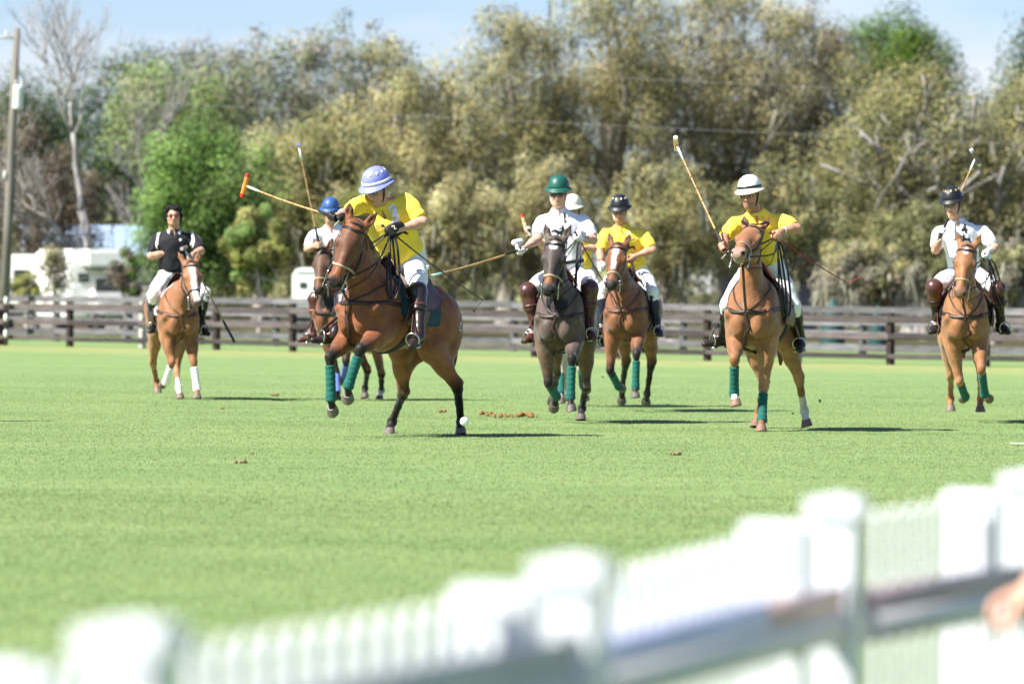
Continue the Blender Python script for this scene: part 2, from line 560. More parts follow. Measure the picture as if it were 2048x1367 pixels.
# grass blades standing on the field, drawn as mesh tufts over the part that is near focus
def grass_blades():
    rng = np.random.default_rng(11)
    m = mat('grass_blade', attr=True, rough=.55, spec=.25, trans=.35)
    nt = m.node_tree; ge = nt.nodes.new('ShaderNodeNewGeometry'); vm = nt.nodes.new('ShaderNodeVectorMath'); vm.operation = 'MULTIPLY_ADD'
    vm.inputs[1].default_value = (.45, .45, .45); vm.inputs[2].default_value = (0, 0, .8); nn_ = nt.nodes.new('ShaderNodeVectorMath'); nn_.operation = 'NORMALIZE'
    nt.links.new(ge.outputs['Normal'], vm.inputs[0]); nt.links.new(vm.outputs[0], nn_.inputs[0]); nt.links.new(nn_.outputs[0], nt.nodes['Principled BSDF'].inputs['Normal'])
    tp = nt.nodes.new('ShaderNodeBsdfTransparent'); ms = nt.nodes.new('ShaderNodeMixShader'); ms.inputs[0].default_value = .40   # each face is a small open tuft
    ou = nt.nodes['Material Output']; sr = ou.inputs['Surface'].links[0].from_socket
    nt.links.new(sr, ms.inputs[1]); nt.links.new(tp.outputs[0], ms.inputs[2]); nt.links.new(ms.outputs[0], ou.inputs['Surface'])
    zones = [(40.0, 95.0, 560000, .0105), (20.0, 40.0, 180000, .011)]
    Vs, Fs, Cs = [], [], []
    base = 0
    for (y0, y1, n, h) in zones:
        y = np.sqrt(rng.uniform(y0 ** 2, y1 ** 2, n))
        y = y[(rng.random(n) < np.clip((95 - y) / 42, 0, 1))] if y1 > 60 else y
        n = len(y)
        x = rng.uniform(-.5, .5, n) * .232 * y
        a = rng.uniform(0, 2 * pi, n); ln = rng.uniform(.5, 2.2, n) * h; hh = rng.uniform(.55, 1.25, n) * h
        w = rng.uniform(.0045, .010, n)
        cx, sx = np.cos(a), np.sin(a)
        wx = rng.uniform(0, 2 * pi, n)
        p0 = np.stack([x - np.cos(wx) * w, y - np.sin(wx) * w, np.full(n, -.002)], 1)
        p1 = np.stack([x + np.cos(wx) * w, y + np.sin(wx) * w, np.full(n, -.002)], 1)
        p2 = np.stack([x + cx * ln, y + sx * ln, hh], 1)
        Vs.append(np.stack([p0, p1, p2], 1).reshape(-1, 3))
        Fs.append(np.arange(3 * n).reshape(n, 3) + base); base += 3 * n
        pat = np.array([mnoise.noise(Vector((px * .30, py * .42, 3.0))) * .85 + .55 * mnoise.noise(Vector((px * 1.1, py * 1.5, 9.0))) for px, py in zip(x[::1], y[::1])])
        t = np.clip(.5 + .62 * pat + rng.normal(0, .09, n), 0, 1)[:, None]
        dryk = (rng.random(n) < .025)[:, None]
        c = (1 - t) * np.array([.128, .216, .064]) + t * np.array([.305, .370, .142])
        c = np.where(dryk, np.array([.36, .38, .19]), c)
        Cs.append(np.repeat(c, 3, 0))
    me = mesh_np('grass', np.concatenate(Vs), np.concatenate(Fs), False, np.concatenate(Cs))
    o = obj('grass', me, m); tag(o, 'short mown grass blades of the polo field', 'grass', None, 'stuff')
grass_blades()

# ------------------------------------------------------------------ board fences on the far side
def wood_mat(name, c, **k): return mat(name, c, rough=.85, spec=.2, noise=.35, nscale=3.5, bump=.4, bscale=30, stretch=(1, 1, 6), **k)
def board_fence(label, a0, a1, n_off, step, post_h, rails, pm, rm, pale=(), start=0.0, post_w=.13, jit=.01):
    rng = random.Random(int(n_off * 10) + 5)
    ang = math.atan2(FD[1], FD[0])
    o0 = FA + FN * n_off
    root = empty('board_fence', label, 'fence', None, (o0[0], o0[1], 0), (0, 0, ang))
    bx = MB(); bx.box((0, 0, post_h / 2), (post_w, post_w, post_h)); pme = bx.build('post', pm, root, bevel=.01); first = True
    i = 0; x = a0
    spans = []
    while x <= a1 + 1e-6:
        o = pme if first else link(pme.copy())
        first = False
        o.parent = root; o.location = (x, 0, 0); o.rotation_euler = (rng.uniform(-.015, .015), rng.uniform(-.02, .02), rng.uniform(-.1, .1)); o.scale = (1, 1, rng.uniform(.97, 1.04))
        if i in pale:
            o.data = o.data.copy(); o.data.materials.clear(); o.data.materials.append(wood_mat('pale_post', (.42, .40, .36)))
        spans.append(x); x += step; i += 1
    proto = {}
    for q in range(len(spans) - 1):
        for (z, h) in rails:
            if h not in proto:
                b = MB(); b.box((step / 2, -.09, 0), (step + .05, .035, h)); proto[h] = b.build('rail', rm, root, bevel=.006); r = proto[h]
            else: r = link(proto[h].copy()); r.parent = root
            r.location = (spans[q], rng.uniform(-.006, .006) + (.004 if q % 2 else 0), z + rng.uniform(-.012, .012)); r.rotation_euler = (0, rng.uniform(-.006, .006), 0)
    return root
dark_rail = wood_mat('dark_rail', (.078, .066, .063), rnd=.5); dark_post = wood_mat('dark_post', (.040, .028, .026)); grey_rail = wood_mat('grey_rail', (.135, .13, .135), rnd=.3); grey_post = wood_mat('grey_post', (.11, .105, .105))
board_fence('dark brown three-board fence along the far edge of the field', -4.85, 36.5, 0.0, 2.42, 1.02, [(.90, .145), (.56, .12), (.18, .10)], dark_post, dark_rail, pale=(4,))
board_fence('weathered grey board fence in front of the wood, behind the dark brown one', -9, 42, 7.5, 2.6, 1.15, [(1.05, .15), (.78, .15), (.52, .15), (.24, .15)], grey_post, grey_rail)

# ------------------------------------------------------------------ trees
def leaf_cloud(rng, centers, radii, n_per, size, cols, tilt=.4, flat=.8):
    """many small leaf faces in clumps; returns verts, quads, colours"""
    Vs, Cs, Ns = [], [], []
    for c, r, n, colr in zip(centers, radii, n_per, cols):
        n = int(n)
        d = rng.normal(size=(n, 3)); d /= np.linalg.norm(d, axis=1)[:, None]
        rad = rng.random(n) ** .45
        p = c + d * rad[:, None] * r
        nn = d * .5 + rng.normal(size=(n, 3)) * .7 + np.array([0, 0, tilt]); nn /= np.linalg.norm(nn, axis=1)[:, None]
        t = np.cross(nn, rng.normal(size=(n, 3))); t /= np.maximum(np.linalg.norm(t, axis=1), 1e-6)[:, None]
        b = np.cross(nn, t)
        s = size * rng.uniform(.6, 1.35, n)[:, None]
        q = np.stack([p - t * s, p + t * s * .7 - b * s * .62, p + t * s * .5 + b * s * .70], 1)
        Vs.append(q.reshape(-1, 3))
        cc = np.array(colr) * rng.uniform(.80, 1.20, (n, 1)) * (1 + rng.normal(0, .06, (n, 3)))
        Cs.append(np.repeat(cc, 3, 0))
        dn = d * .75 + nn * .55 + np.array([0, 0, .22]); Ns.append(np.repeat(dn / np.linalg.norm(dn, axis=1)[:, None], 3, 0))
    global LAST_N
    LAST_N = np.concatenate(Ns)
    V = np.concatenate(Vs); C = np.clip(np.concatenate(Cs), .004, .9)
    return V, np.arange(len(V)).reshape(-1, 3), C

def set_normals(me):
    a = me.attributes.new('leaf_dir', 'FLOAT_VECTOR', 'POINT'); a.data.foreach_set('vector', LAST_N.astype(np.float32).ravel()); return me
LEAFM = mat('foliage', attr=True, rough=.6, spec=.2, trans=.42)
_nt = LEAFM.node_tree; _a = _nt.nodes.new('ShaderNodeAttribute'); _a.attribute_name = 'leaf_dir'
_nt.links.new(_a.outputs['Vector'], _nt.nodes['Principled BSDF'].inputs['Normal'])
# each face stands for a spray of small leaves with gaps between them
_tp = _nt.nodes.new('ShaderNodeBsdfTransparent'); _ms = _nt.nodes.new('ShaderNodeMixShader'); _ms.inputs[0].default_value = .32
_out = _nt.nodes['Material Output']; _src = _out.inputs['Surface'].links[0].from_socket
_nt.links.new(_src, _ms.inputs[1]); _nt.links.new(_tp.outputs[0], _ms.inputs[2]); _nt.links.new(_ms.outputs[0], _out.inputs['Surface'])
MOSSM = mat('spanish_moss', attr=True, rough=.9, spec=.1, trans=.25)
BARKS = {'grey': (.28, .25, .22), 'dark': (.075, .06, .05), 'pale': (.33, .31, .29), 'brown': (.14, .105, .08)}
def bark(n): return mat('bark_' + n, BARKS[n], rough=.9, spec=.15, noise=.4, nscale=4, bump=.6, bscale=12, stretch=(1, 1, .3))

def make_tree(name, label, base, H, crown, cz, cols, n_leaf=20000, size=.092, clumps=130, bk='grey', trunk_r=.28, limbs=12, moss=0, seed=0, group=None, lean=(0, 0), low=.15, twig=0, mosscol=(.30, .30, .22), clump_r=(.55, 1.25), cat='tree', front=False):
    """crown: radii (x, y, z) of the foliage body centred at height cz"""
    rng = np.random.default_rng(seed); rnd = random.Random(seed)
    root = empty(name, label, cat, group, (base[0], base[1], 0))
    cr = np.array(crown, float); cc = np.array([lean[0], lean[1], cz])
    cen, rad = [], []
    while len(cen) < clumps:
        d = rng.normal(size=3); d /= np.linalg.norm(d)
        q = d * (rng.random() ** .33) * (.80 + .35 * mnoise.noise(Vector(d * 1.7) + Vector((seed, 0, 0))))
        p = cc + q * cr
        if p[2] < low: continue
        cen.append(p); rad.append(rng.uniform(*clump_r) * (cr.min() / 3.0) ** .5)
    cen = np.array(cen); rad = np.array(rad)
    w = rad ** 2; npr = np.maximum(8, n_leaf * w / w.sum())
    cl = [np.array(cols[rnd.randrange(len(cols))]) * rnd.uniform(.75, 1.25) for _ in cen]
    # trunk and limbs
    tb = MB()
    th = max(.8, cz - cr[2] * .45)
    top = Vector((lean[0] * .6, lean[1] * .6, th))
    pts = [Vector((0, 0, -.1)), Vector((lean[0] * .15 + rnd.uniform(-.1, .1), 0, th * .35)), Vector((lean[0] * .4, rnd.uniform(-.1, .1), th * .7)), top]
    pts = [Vector(p) for p in catmull(pts, 4)]
    tb.tube(pts, list(np.interp(np.linspace(0, 1, len(pts)), [0, .12, 1], [trunk_r * 1.45, trunk_r, trunk_r * .72])), 9)
    tb.build('trunk', bark(bk), root)
    order = rng.permutation(len(cen))[:limbs]
    if front: order = np.argsort(cen[:, 1] + rng.normal(0, .8, len(cen)))[:limbs]
    for q in order:
        e = Vector(cen[q]) + (Vector((0, -rad[q] * .8, 0)) if front else Vector((0, 0, 0))); st = pts[rnd.randrange(len(pts) // 2, len(pts))]
        jf = 1.0 if front else .5
        md = st.lerp(e, .5) + Vector((rnd.choice((-1, 1)) * rnd.uniform(.3, 1.0) * jf * 1.2, rnd.uniform(-.5, .5), rnd.uniform(-.3, .6)))
        m2 = st.lerp(e, .25) + Vector((rnd.uniform(-.25, .25), rnd.uniform(-.25, .25), rnd.uniform(0, .4)))
        lp = catmull([st, m2, md, e], 4)
        r0 = trunk_r * rnd.uniform(.32, .6)
        lb = MB(); lb.tube(lp, list(np.linspace(r0, r0 * .22, len(lp))), 6)
        for k in range(twig):
            s_ = Vector(lp[rnd.randrange(len(lp) // 2, len(lp))]); e2 = s_ + Vector((rnd.uniform(-1, 1), rnd.uniform(-1, 1), rnd.uniform(-.1, 1.1))) * rnd.uniform(.6, 1.6)
            lb.tube(catmull([s_, s_.lerp(e2, .5) + Vector((rnd.uniform(-.15, .15), 0, .12)), e2], 3), [r0 * .22, r0 * .2, r0 * .17, r0 * .14, r0 * .1, r0 * .06, r0 * .04][:7], 5)
        lb.build('limb', bark(bk), root)
    if n_leaf > 0:
        V, F, C = leaf_cloud(rng, cen, rad, npr, size, cl)
        V[:, 2] = np.maximum(V[:, 2], .03)
        cw = obj('crown', set_normals(mesh_np('crown', V, F, False, C)), LEAFM, root); cw['kind'] = 'stuff'
    if moss:
        Vs, Fs, Cs = [], [], []; k = 0
        for _ in range(moss):
            i = rnd.randrange(len(cen)); d = rng.normal(size=3); d /= np.linalg.norm(d); d[2] = -abs(d[2]) * .6
            p = cen[i] + d * rad[i] * .9; L = rnd.uniform(.35, 1.3)
            for _s in range(7):
                o = rng.normal(size=3) * np.array([.10, .10, .12]); a = rng.uniform(0, pi); wv = np.array([cos(a), sin(a), 0]) * rnd.uniform(.02, .05)
                sw = rng.normal(size=3) * np.array([.10, .10, 0]); l2 = L * rnd.uniform(.5, 1.1)
                a0, a1, a2 = p + o, p + o + sw * .5 + np.array([0, 0, -l2 * .5]), p + o + sw + np.array([0, 0, -l2])
                Vs += [a0 - wv, a0 + wv, a1 + wv * .8, a1 - wv * .8, a2 + wv * .15, a2 - wv * .15]
                Fs += [(k, k + 1, k + 2, k + 3), (k + 3, k + 2, k + 4, k + 5)]; k += 6
                Cs += [np.array(mosscol) * rnd.uniform(.7, 1.3)] * 6
        V = np.array(Vs); V[:, 2] = np.maximum(V[:, 2], .03)
        mo = obj('hanging_moss', mesh_np('hanging_moss', V, np.array(Fs), False, np.array(Cs)), MOSSM, root); mo['kind'] = 'stuff'
    return root

def bare_tree(name, label, base, H, spread, seed, bk='pale', r0=.22, levels=5, forks=2):
    rnd = random.Random(seed); root = empty(name, label, 'tree', None, (base[0], base[1], 0))
    tb = MB(); lm = MB()
    def grow(p, d, L, r, lev, mb):
        n = 5; pts = [p]; dd = d.copy()
        for i in range(n):
            dd = (dd + Vector((rnd.uniform(-.18, .18), rnd.uniform(-.18, .18), rnd.uniform(-.06, .12)))).normalized()
            pts.append(pts[-1] + dd * (L / n))
        mb.tube(pts, list(np.linspace(r, r * .62, n + 1)), 7 if lev < 2 else 4)
        if lev >= levels: return
        for k in range(forks + (1 if rnd.random() < .55 else 0) + (1 if lev > 1 else 0)):
            q = pts[-1] if k == 0 else pts[rnd.randrange(2, n + 1)]
            a = rnd.uniform(0, 2 * pi); sp = spread * rnd.uniform(.5, 1.15)
            o = dd.orthogonal().normalized(); o = Matrix.Rotation(a, 3, dd) @ o
            nd = (dd * cos(sp) + o * sin(sp) + Vector((0, 0, .12))).normalized()
            grow(q, nd, L * rnd.uniform(.62, .84), r * rnd.uniform(.48, .62), lev + 1, lm if lev >= 0 else tb)
    grow(Vector((0, 0, -.1)), Vector((.02, 0, 1)), H * .30, r0, 0, tb)
    t = tb.build('trunk', bark(bk), root); b = lm.build('branches', bark(bk), root); b['kind'] = 'stuff'
    return root

def px(x, Y, z=0.0):      # world x of a picture column (2048 wide) at distance Y
    return (x - 1024) / 11378.0 * Y
def zt(y, x, Y):          # world z of a picture row at distance Y
    return 1.45 - (y - 575 - .0105 * (x - 1024)) / 11378.0 * Y

OLIVE = [(0.396, 0.369, 0.161), (0.324, 0.315, 0.135), (0.482, 0.438, 0.197), (0.245, 0.26, 0.111), (0.436, 0.417, 0.216)]
TAN = [(0.496, 0.445, 0.216), (0.409, 0.376, 0.185), (0.337, 0.329, 0.161), (0.548, 0.513, 0.289)]
DKOL = [(0.234, 0.25, 0.109), (0.296, 0.3, 0.136), (0.379, 0.374, 0.186), (0.173, 0.193, 0.087)]
GREEN = [(0.162, 0.277, 0.065), (0.223, 0.358, 0.098), (0.115, 0.209, 0.052), (0.27, 0.392, 0.124)]
LIME = [(.270, .350, .130), (.320, .370, .170), (.215, .300, .110), (.330, .340, .220)]
DGREEN = [(.050, .100, .028), (.075, .130, .035), (.095, .155, .040)]
YGREEN = [(0.288, 0.31, 0.086), (0.238, 0.274, 0.079), (0.338, 0.331, 0.122)]
GREYT = [(0.36, 0.336, 0.252), (0.3, 0.3, 0.198), (0.408, 0.372, 0.288), (0.24, 0.27, 0.144)]
BROWN = [(0.225, 0.175, 0.119), (0.175, 0.144, 0.1), (0.275, 0.219, 0.15), (0.15, 0.144, 0.075)]

def T(name, label, x, ytop, ybot, wpx, Y, cols, **k):
    X = px(x, Y); z1 = zt(ytop, x, Y); z0 = zt(ybot, x, Y)
    rx = wpx / 2.0 / 11378.0 * Y * 1.22
    return make_tree(name, label, (X, Y), z1, (rx, k.pop('ry', min(rx, 4.0)), (z1 - z0) / 2 * 1.08), (z0 + z1) / 2, cols, **k)

# back row
T('pine_tree', 'bright green pine crown rising behind the oaks', 1785, 22, 240, 230, 245, [(.13, .22, .03), (.17, .27, .045), (.09, .17, .03)], seed=1, bk='brown', n_leaf=18000)
T('oak_tree', 'dark green treetop at the far end of the wood beyond the mossy oaks', 2075, 20, 300, 150, 232, DGREEN, seed=2, n_leaf=6000, bk='dark')
T('oak_tree', 'dark green tree behind the utility pole', 60, 130, 420, 260, 240, DGREEN + [(.16, .17, .07)], seed=3, n_leaf=18000)
T('oak_tree', 'dark green tree behind the bare tree', 260, 118, 420, 220, 236, DGREEN, seed=4, n_leaf=18000)
T('oak_tree', 'sparse brown-topped tree above the light green one', 360, 70, 330, 260, 242, BROWN + DGREEN, seed=33, n_leaf=7000, clump_r=(.4, .8))
T('oak_tree', 'light lime green tree behind the dense green tree', 350, 105, 400, 270, 215, LIME, seed=5, n_leaf=22000)
T('oak_tree', 'thin grey tree just coming into leaf beside the light green one', 520, 45, 420, 280, 222, GREYT + LIME[:1], seed=6, n_leaf=15000, clump_r=(.4, .9), twig=2, limbs=16)
T('oak_tree', 'thin grey tree just coming into leaf before the olive oaks', 690, 15, 400, 260, 226, GREYT + OLIVE[:1], seed=7, n_leaf=15000, clump_r=(.4, .9), twig=2, limbs=16)
# main oaks
OG = 'mossy oaks of the wood'
def oak(lbl, x, ytop, ybot, w, Y, cols, s, **k):
    a = dict(n_leaf=52000, moss=110, clumps=260, limbs=20, size=.068, clump_r=(.40, .95), trunk_r=.34, twig=1); a.update(k)
    return T('oak_tree', lbl, x, ytop, ybot, w, Y, cols, seed=s, group=OG, **a)
oak('olive oak hung with moss right behind the upright pale mallet', 640, 190, 590, 260, 172, OLIVE, 10)
oak('olive oak with a broken top, behind the rider in the purple helmet', 835, 45, 590, 330, 186, OLIVE + TAN, 11)
oak('tall olive oak whose crown breaks into two heads, behind the green helmet rider', 1010, 0, 560, 300, 198, OLIVE, 12)
oak('tallest tan and olive oak of the wood, behind the black helmet rider in yellow', 1230, -130, 560, 380, 202, TAN + OLIVE, 13)
oak('broad tan oak with bare grey twigs at its top', 1450, -110, 560, 360, 205, TAN + GREYT[:1] + OLIVE[:2], 14, bk='grey', twig=3)
oak('oak thick with grey twigs beside the pine crown', 1610, -25, 560, 280, 208, TAN + BROWN + DKOL[:2], 15, twig=3)
oak('great spreading oak with pale exposed limbs behind the rider in shirt number 4', 1830, 85, 600, 430, 180, OLIVE[:3] + DKOL, 16, bk='pale', limbs=34, front=True, moss=150, n_leaf=66000, clumps=300, trunk_r=.42, twig=2)
oak('dark spreading oak at the far right end of the wood', 2060, 110, 600, 320, 186, DKOL + OLIVE[:2], 17, bk='pale', limbs=26, front=True, moss=120)
# lower foliage in front of the oaks
UG = 'understory in front of the oaks'
def under(lbl, x, ytop, ybot, w, Y, cols, s, **k):
    a = dict(n_leaf=22000, moss=45, clumps=130, limbs=8, size=.058, clump_r=(.32, .7), trunk_r=.14); a.update(k)
    return T('young_oak', lbl, x, ytop, ybot, w, Y, cols, seed=s, group=UG, **a)
under('tan mossy young oak behind the rump of the red bay horse', 905, 330, 590, 250, 166, TAN + YGREEN[:1], 20)
under('olive young oak to the side of the white trailer', 730, 330, 600, 220, 166, OLIVE + YGREEN, 21)
under('pale tan young oak between the green helmet and the raised mallet', 1060, 300, 590, 240, 169, TAN, 22)
under('olive young oak behind the raised maple mallet', 1330, 300, 590, 270, 168, OLIVE, 23)
under('dark olive young oak behind the bearded rider', 1560, 310, 600, 260, 170, DKOL + OLIVE, 24)
under('low grey-green moss-draped oak branch mass over the fence', 1730, 470, 625, 190, 158, GREYT + OLIVE[:2], 25, moss=90, mosscol=(.36, .35, .27))
under('moss-draped oak boughs behind the rider in shirt number 4', 1990, 480, 610, 190, 160, GREYT[:2] + DKOL, 26, moss=90, mosscol=(.34, .34, .26))
under('dark olive young oak under the great spreading oak', 1850, 380, 610, 240, 170, DKOL, 27, moss=60)
# left side
T('oak_tree', 'dense bright green tree behind the rider in black', 400, 250, 590, 270, 163, GREEN, seed=30, n_leaf=52000, clumps=190, size=.065, limbs=10, bk='dark', clump_r=(.4, .95))
T('bush', 'yellow-green bush beside the dense green tree', 515, 415, 600, 130, 152, YGREEN + GREEN[3:], seed=31, n_leaf=7000, clumps=40, size=.085, clump_r=(.3, .6), trunk_r=.08, limbs=5, cat='bush')
T('bush', 'tall brown-grey twiggy thicket behind the utility pole', 70, 235, 600, 270, 176, BROWN, seed=32, n_leaf=20000, clumps=110, size=.06, twig=4, limbs=26, bk='grey', trunk_r=.12, clump_r=(.3, .8), cat='bush')
T('bush', 'low scrubby bush in front of the long white camper', 50, 548, 612, 60, 150, YGREEN + BROWN[:1], seed=34, n_leaf=2000, clumps=26, size=.06, clump_r=(.28, .55), trunk_r=.05, limbs=5, cat='bush', low=.05)
T('bush', 'thin grey-green bush between the two white campers', 108, 478, 605, 62, 151, BROWN[:2] + YGREEN, seed=35, n_leaf=1500, clumps=30, size=.06, clump_r=(.45, .8), trunk_r=.05, limbs=9, cat='bush', twig=2, low=.05)
T('bush', 'grey twiggy bush beside the white motorhome', 250, 480, 605, 60, 151, BROWN + GREEN[:1], seed=36, n_leaf=1800, clumps=24, size=.06, clump_r=(.28, .55), trunk_r=.05, limbs=8, cat='bush', twig=2, low=.05)
bare_tree('bare_tree', 'tall bare pale tree with forked trunk and fine branches', (px(195, 170), 170), 12.6, .60, 12, r0=.19, levels=6)
bare_tree('bare_tree', 'slender bare tree standing between the forked bare tree and the light green one', (px(290, 190), 190), 9.0, .36, 21, r0=.12)
# the wood further back, one dark mass
def deep_wood():
    rng = np.random.default_rng(77); cen, rad, cl = [], [], []
    for i in range(420):
        x = rng.uniform(-34, 34); y = rng.uniform(238, 275); top = 5.6 + 1.6 * mnoise.noise(Vector((x * .13, 0, 5)))
        cen.append((x, y, rng.uniform(.4, top))); rad.append(rng.uniform(1.0, 1.9)); cl.append(np.array(DKOL[rng.integers(4)]) * rng.uniform(.8, 1.3))
    V, F, C = leaf_cloud(rng, np.array(cen), np.array(rad), [230] * len(cen), .19, cl)
    V[:, 2] = np.maximum(V[:, 2], .02)
    tag(obj('woodland', set_normals(mesh_np('woodland', V, F, False, C)), LEAFM), 'dark depth of the wood behind the oaks', 'woodland', None, 'stuff')
deep_wood()

# ------------------------------------------------------------------ utility pole, wires, buildings and vehicles behind the fence
def utility_pole():
    Y = 141.0; X = px(6, Y)
    root = empty('utility_pole', 'weathered wooden utility pole with grey transformer', 'utility pole', None, (X, Y, 0), (0, radians(2.0), 0))
    m = mat('pole_wood', (.17, .155, .13), rough=.9, noise=.35, nscale=3, stretch=(1, 1, .2), bump=.4, bscale=20)
    mb = MB(); mb.tube([(0, 0, -.2), (0, 0, 3), (0, 0, 5.5), (0, 0, 7.75)], [.125, .115, .10, .085], 14); mb.build('post', m, root)
    mb = MB(); mb.lathe([(0, 0), (.125, 0), (.13, .02), (.13, .50), (.135, .52), (.12, .56), (.05, .58), (0, .585)], 20, Matrix.Translation((.13, -.20, 5.75))); t = mb.build('transformer', mat('transformer_grey', (.62, .64, .66), rough=.4, noise=.08), root)
    for x in (.05, .20):
        mb = MB(); mb.lathe([(.0, 0), (.03, 0), (.022, .04), (.032, .06), (.022, .08), (.03, .1), (.012, .16), (0, .165)], 10, Matrix.Translation((x, -.20, 6.30))); mb.build('bushing', mat('porcelain', (.55, .54, .52), rough=.3), t)
    mb = MB(); mb.box((-.42, -.02, 7.50), (.75, .07, .06)); mb.build('side_arm', mat('bleached_wood', (.52, .50, .47), rough=.9, noise=.2), root)
    for x in (-.25, -.5, -.72):
        mb = MB(); mb.lathe([(0, 0), (.035, 0), (.045, .03), (.03, .06), (.04, .09), (.015, .13), (0, .135)], 10, Matrix.Translation((x, -.02, 7.53))); mb.build('insulator', mat('porcelain', (.55, .54, .52), rough=.3), root)
    for z in (4.1,):
        mb = MB(); mb.sphere((-.13, -.08, z), (.05, .05, .12)); mb.build('bracket', mat('porcelain', (.55, .54, .52)), root)
    mb = MB(); mb.tube(catmull([(.19, -.20, 6.4), (.28, -.2, 6.1), (.27, -.2, 5.6), (.16, -.14, 5.2), (.12, -.10, 3.2)], 5), .012, 6); mb.build('cable', mat('cable_black', (.02, .02, .02), rough=.6), root)
utility_pole()
def wire(label, x0, y0, x1, y1, Y0, Y1, sag):
    a = Vector((px(x0, Y0), Y0, zt(y0, x0, Y0))); b = Vector((px(x1, Y1), Y1, zt(y1, x1, Y1)))
    mb = MB(); mb.tube([a.lerp(b, t) + Vector((0, 0, -sag * 4 * t * (1 - t))) for t in np.linspace(0, 1, 24)], .003, 6)
    tag(mb.build('power_line', mat('wire_pale', (.55, .55, .53), rough=.4, metal=.3)), label, 'wire')
wire('upper pale power line crossing in front of the treetops', 5, 96, 2600, 215, 141, 141, .05)
wire('lower pale power line crossing in front of the oaks', 5, 190, 2600, 312, 141, 141, .05)

white_p = mat('vehicle_white', (.78, .77, .73), rough=.35, spec=.5, noise=.06, nscale=2)
glass = mat('dark_glass', (.03, .035, .04), rough=.1, spec=.7)
tyre = mat('tyre', (.02, .02, .02), rough=.85)
alu = mat('aluminium', (.62, .63, .64), rough=.35, metal=.7, noise=.1)
def rbox(name, c, d, m, parent, bev=.03):
    mb = MB(); mb.box(c, d); return mb.build(name, m, parent, bevel=bev)
def wheel(parent, c, r=.34, w=.22):
    mb = MB(); mb.lathe([(r * .55, -w / 2), (r * .92, -w / 2), (r, -w * .35), (r, w * .35), (r * .92, w / 2), (r * .55, w / 2), (r * .55, -w / 2)], 24, Matrix.Translation(c) @ Matrix.Rotation(pi / 2, 4, 'Y')); o = mb.build('tyre', tyre, parent)
    mb = MB(); mb.lathe([(0, -.05), (r * .5, -.06), (r * .56, .08), (0, .05)], 20, Matrix.Translation(c) @ Matrix.Rotation(pi / 2, 4, 'Y')); mb.build('rim', alu, o)

# motorhome, seen from the front
Y = 158.0
mh = empty('motorhome', 'white motorhome with dark side window and overhanging cab bunk', 'motorhome', None, (px(192, Y), Y, 0), (0, 0, radians(18)))
rbox('body', (-.10, 1.6, 1.42), (1.55, 4.2, 1.95), white_p, mh, .08)
rbox('cab_bunk', (.10, -.75, 2.13), (1.35, .9, .50), white_p, mh, .08)
rbox('bunk_shade', (.12, -.72, 1.845), (1.15, .85, .05), mat('trim_and_shade_dark', (.05, .05, .05), rough=.6), mh, .01)  # thin dark sheet standing in for the shade below the overhanging bunk
mb = MB(); mb.box((.20, -.62, .98), (1.10, .75, .62)); mb.box((.20, -1.2, .78), (1.0, .7, .42)); mb.build('cab', white_p, mh, bevel=.06)['kind'] = 'stuff'
rbox('windscreen', (.20, -1.005, 1.40), (.95, .03, .35), glass, mh, .01)
rbox('window', (-.50, -.520, 1.60), (.30, .05, .24), glass, mh, .01)
rbox('door', (-.62, -.512, .95), (.42, .03, .80), mat('door_white', (.70, .70, .68), rough=.4), mh, .01)
for x in (-.20, .60): wheel(mh, (x, -1.1, .33)); wheel(mh, (x - .25 if x < 0 else x, 2.6, .33))
# long camper
Y = 161.0
cv = empty('camper_trailer', 'long cream camper trailer behind the scrub bush', 'camper', None, (px(74, Y), Y, 0), (0, 0, radians(4)))
rbox('body', (0, 1.1, 1.45), (1.75, 2.2, 1.60), mat('camper_cream', (.80, .79, .73), rough=.4, noise=.06), cv, .12)
rbox('stripe', (0, -.012, 1.05), (1.60, .02, .10), mat('camper_stripe', (.35, .33, .30), rough=.5), cv, .004)
rbox('window', (-.45, -.014, 1.65), (.45, .03, .32), glass, cv, .01)
rbox('chassis', (0, 1.0, .58), (1.5, 1.9, .12), mat('trim_and_shade_dark', (.05, .05, .05)), cv, .01)
for x in (-.78, .78): wheel(cv, (x, 1.1, .32), .32, .18)
mb = MB(); mb.tube([(.3, 0, .5), (.9, -.9, .45), (.95, -1.0, .02)], .035, 8); mb.build('drawbar', mat('trim_and_shade_dark', (.05, .05, .05)), cv)
# horse trailer
Y = 149.0
ht = empty('horse_trailer', 'white box trailer with small dark window behind the bay horse', 'trailer', None, (px(622, Y), Y, 0), (0, 0, radians(-8)))
mb = MB(); w, zb, z1 = .52, .62, 1.92
prof = [(-w, zb), (w, zb), (w, z1 - .18), (w - .10, z1 - .04), (w - .25, z1), (-w + .25, z1), (-w + .10, z1 - .04), (-w, z1 - .18)]
n_ = len(prof)
mb.add([(x, y, z) for y in (0, 3.2) for x, z in prof], [tuple(range(n_))[::-1], tuple(range(n_, 2 * n_))] + [(i, (i + 1) % n_, n_ + (i + 1) % n_, n_ + i) for i in range(n_)])
mb.build('body', white_p, ht, smooth='auto')
rbox('window', (-.22, -.012, 1.46), (.19, .03, .15), glass, ht, .008)
rbox('roof_trim', (0, -.02, 1.80), (.80, .03, .03), alu, ht, .006)
rbox('ramp', (0, -.015, .95), (.92, .025, .06), alu, ht, .006)
rbox('chassis', (0, 1.6, .56), (.9, 3.0, .10), mat('trim_and_shade_dark', (.05, .05, .05)), ht, .01)
for x in (-.56, .56): wheel(ht, (x, 1.7, .31), .31, .18)
mb = MB(); mb.tube([(.25, -.1, .55), (.25, -.45, .50), (.25, -.45, .02)], .03, 8); mb.build('jack', alu, ht)
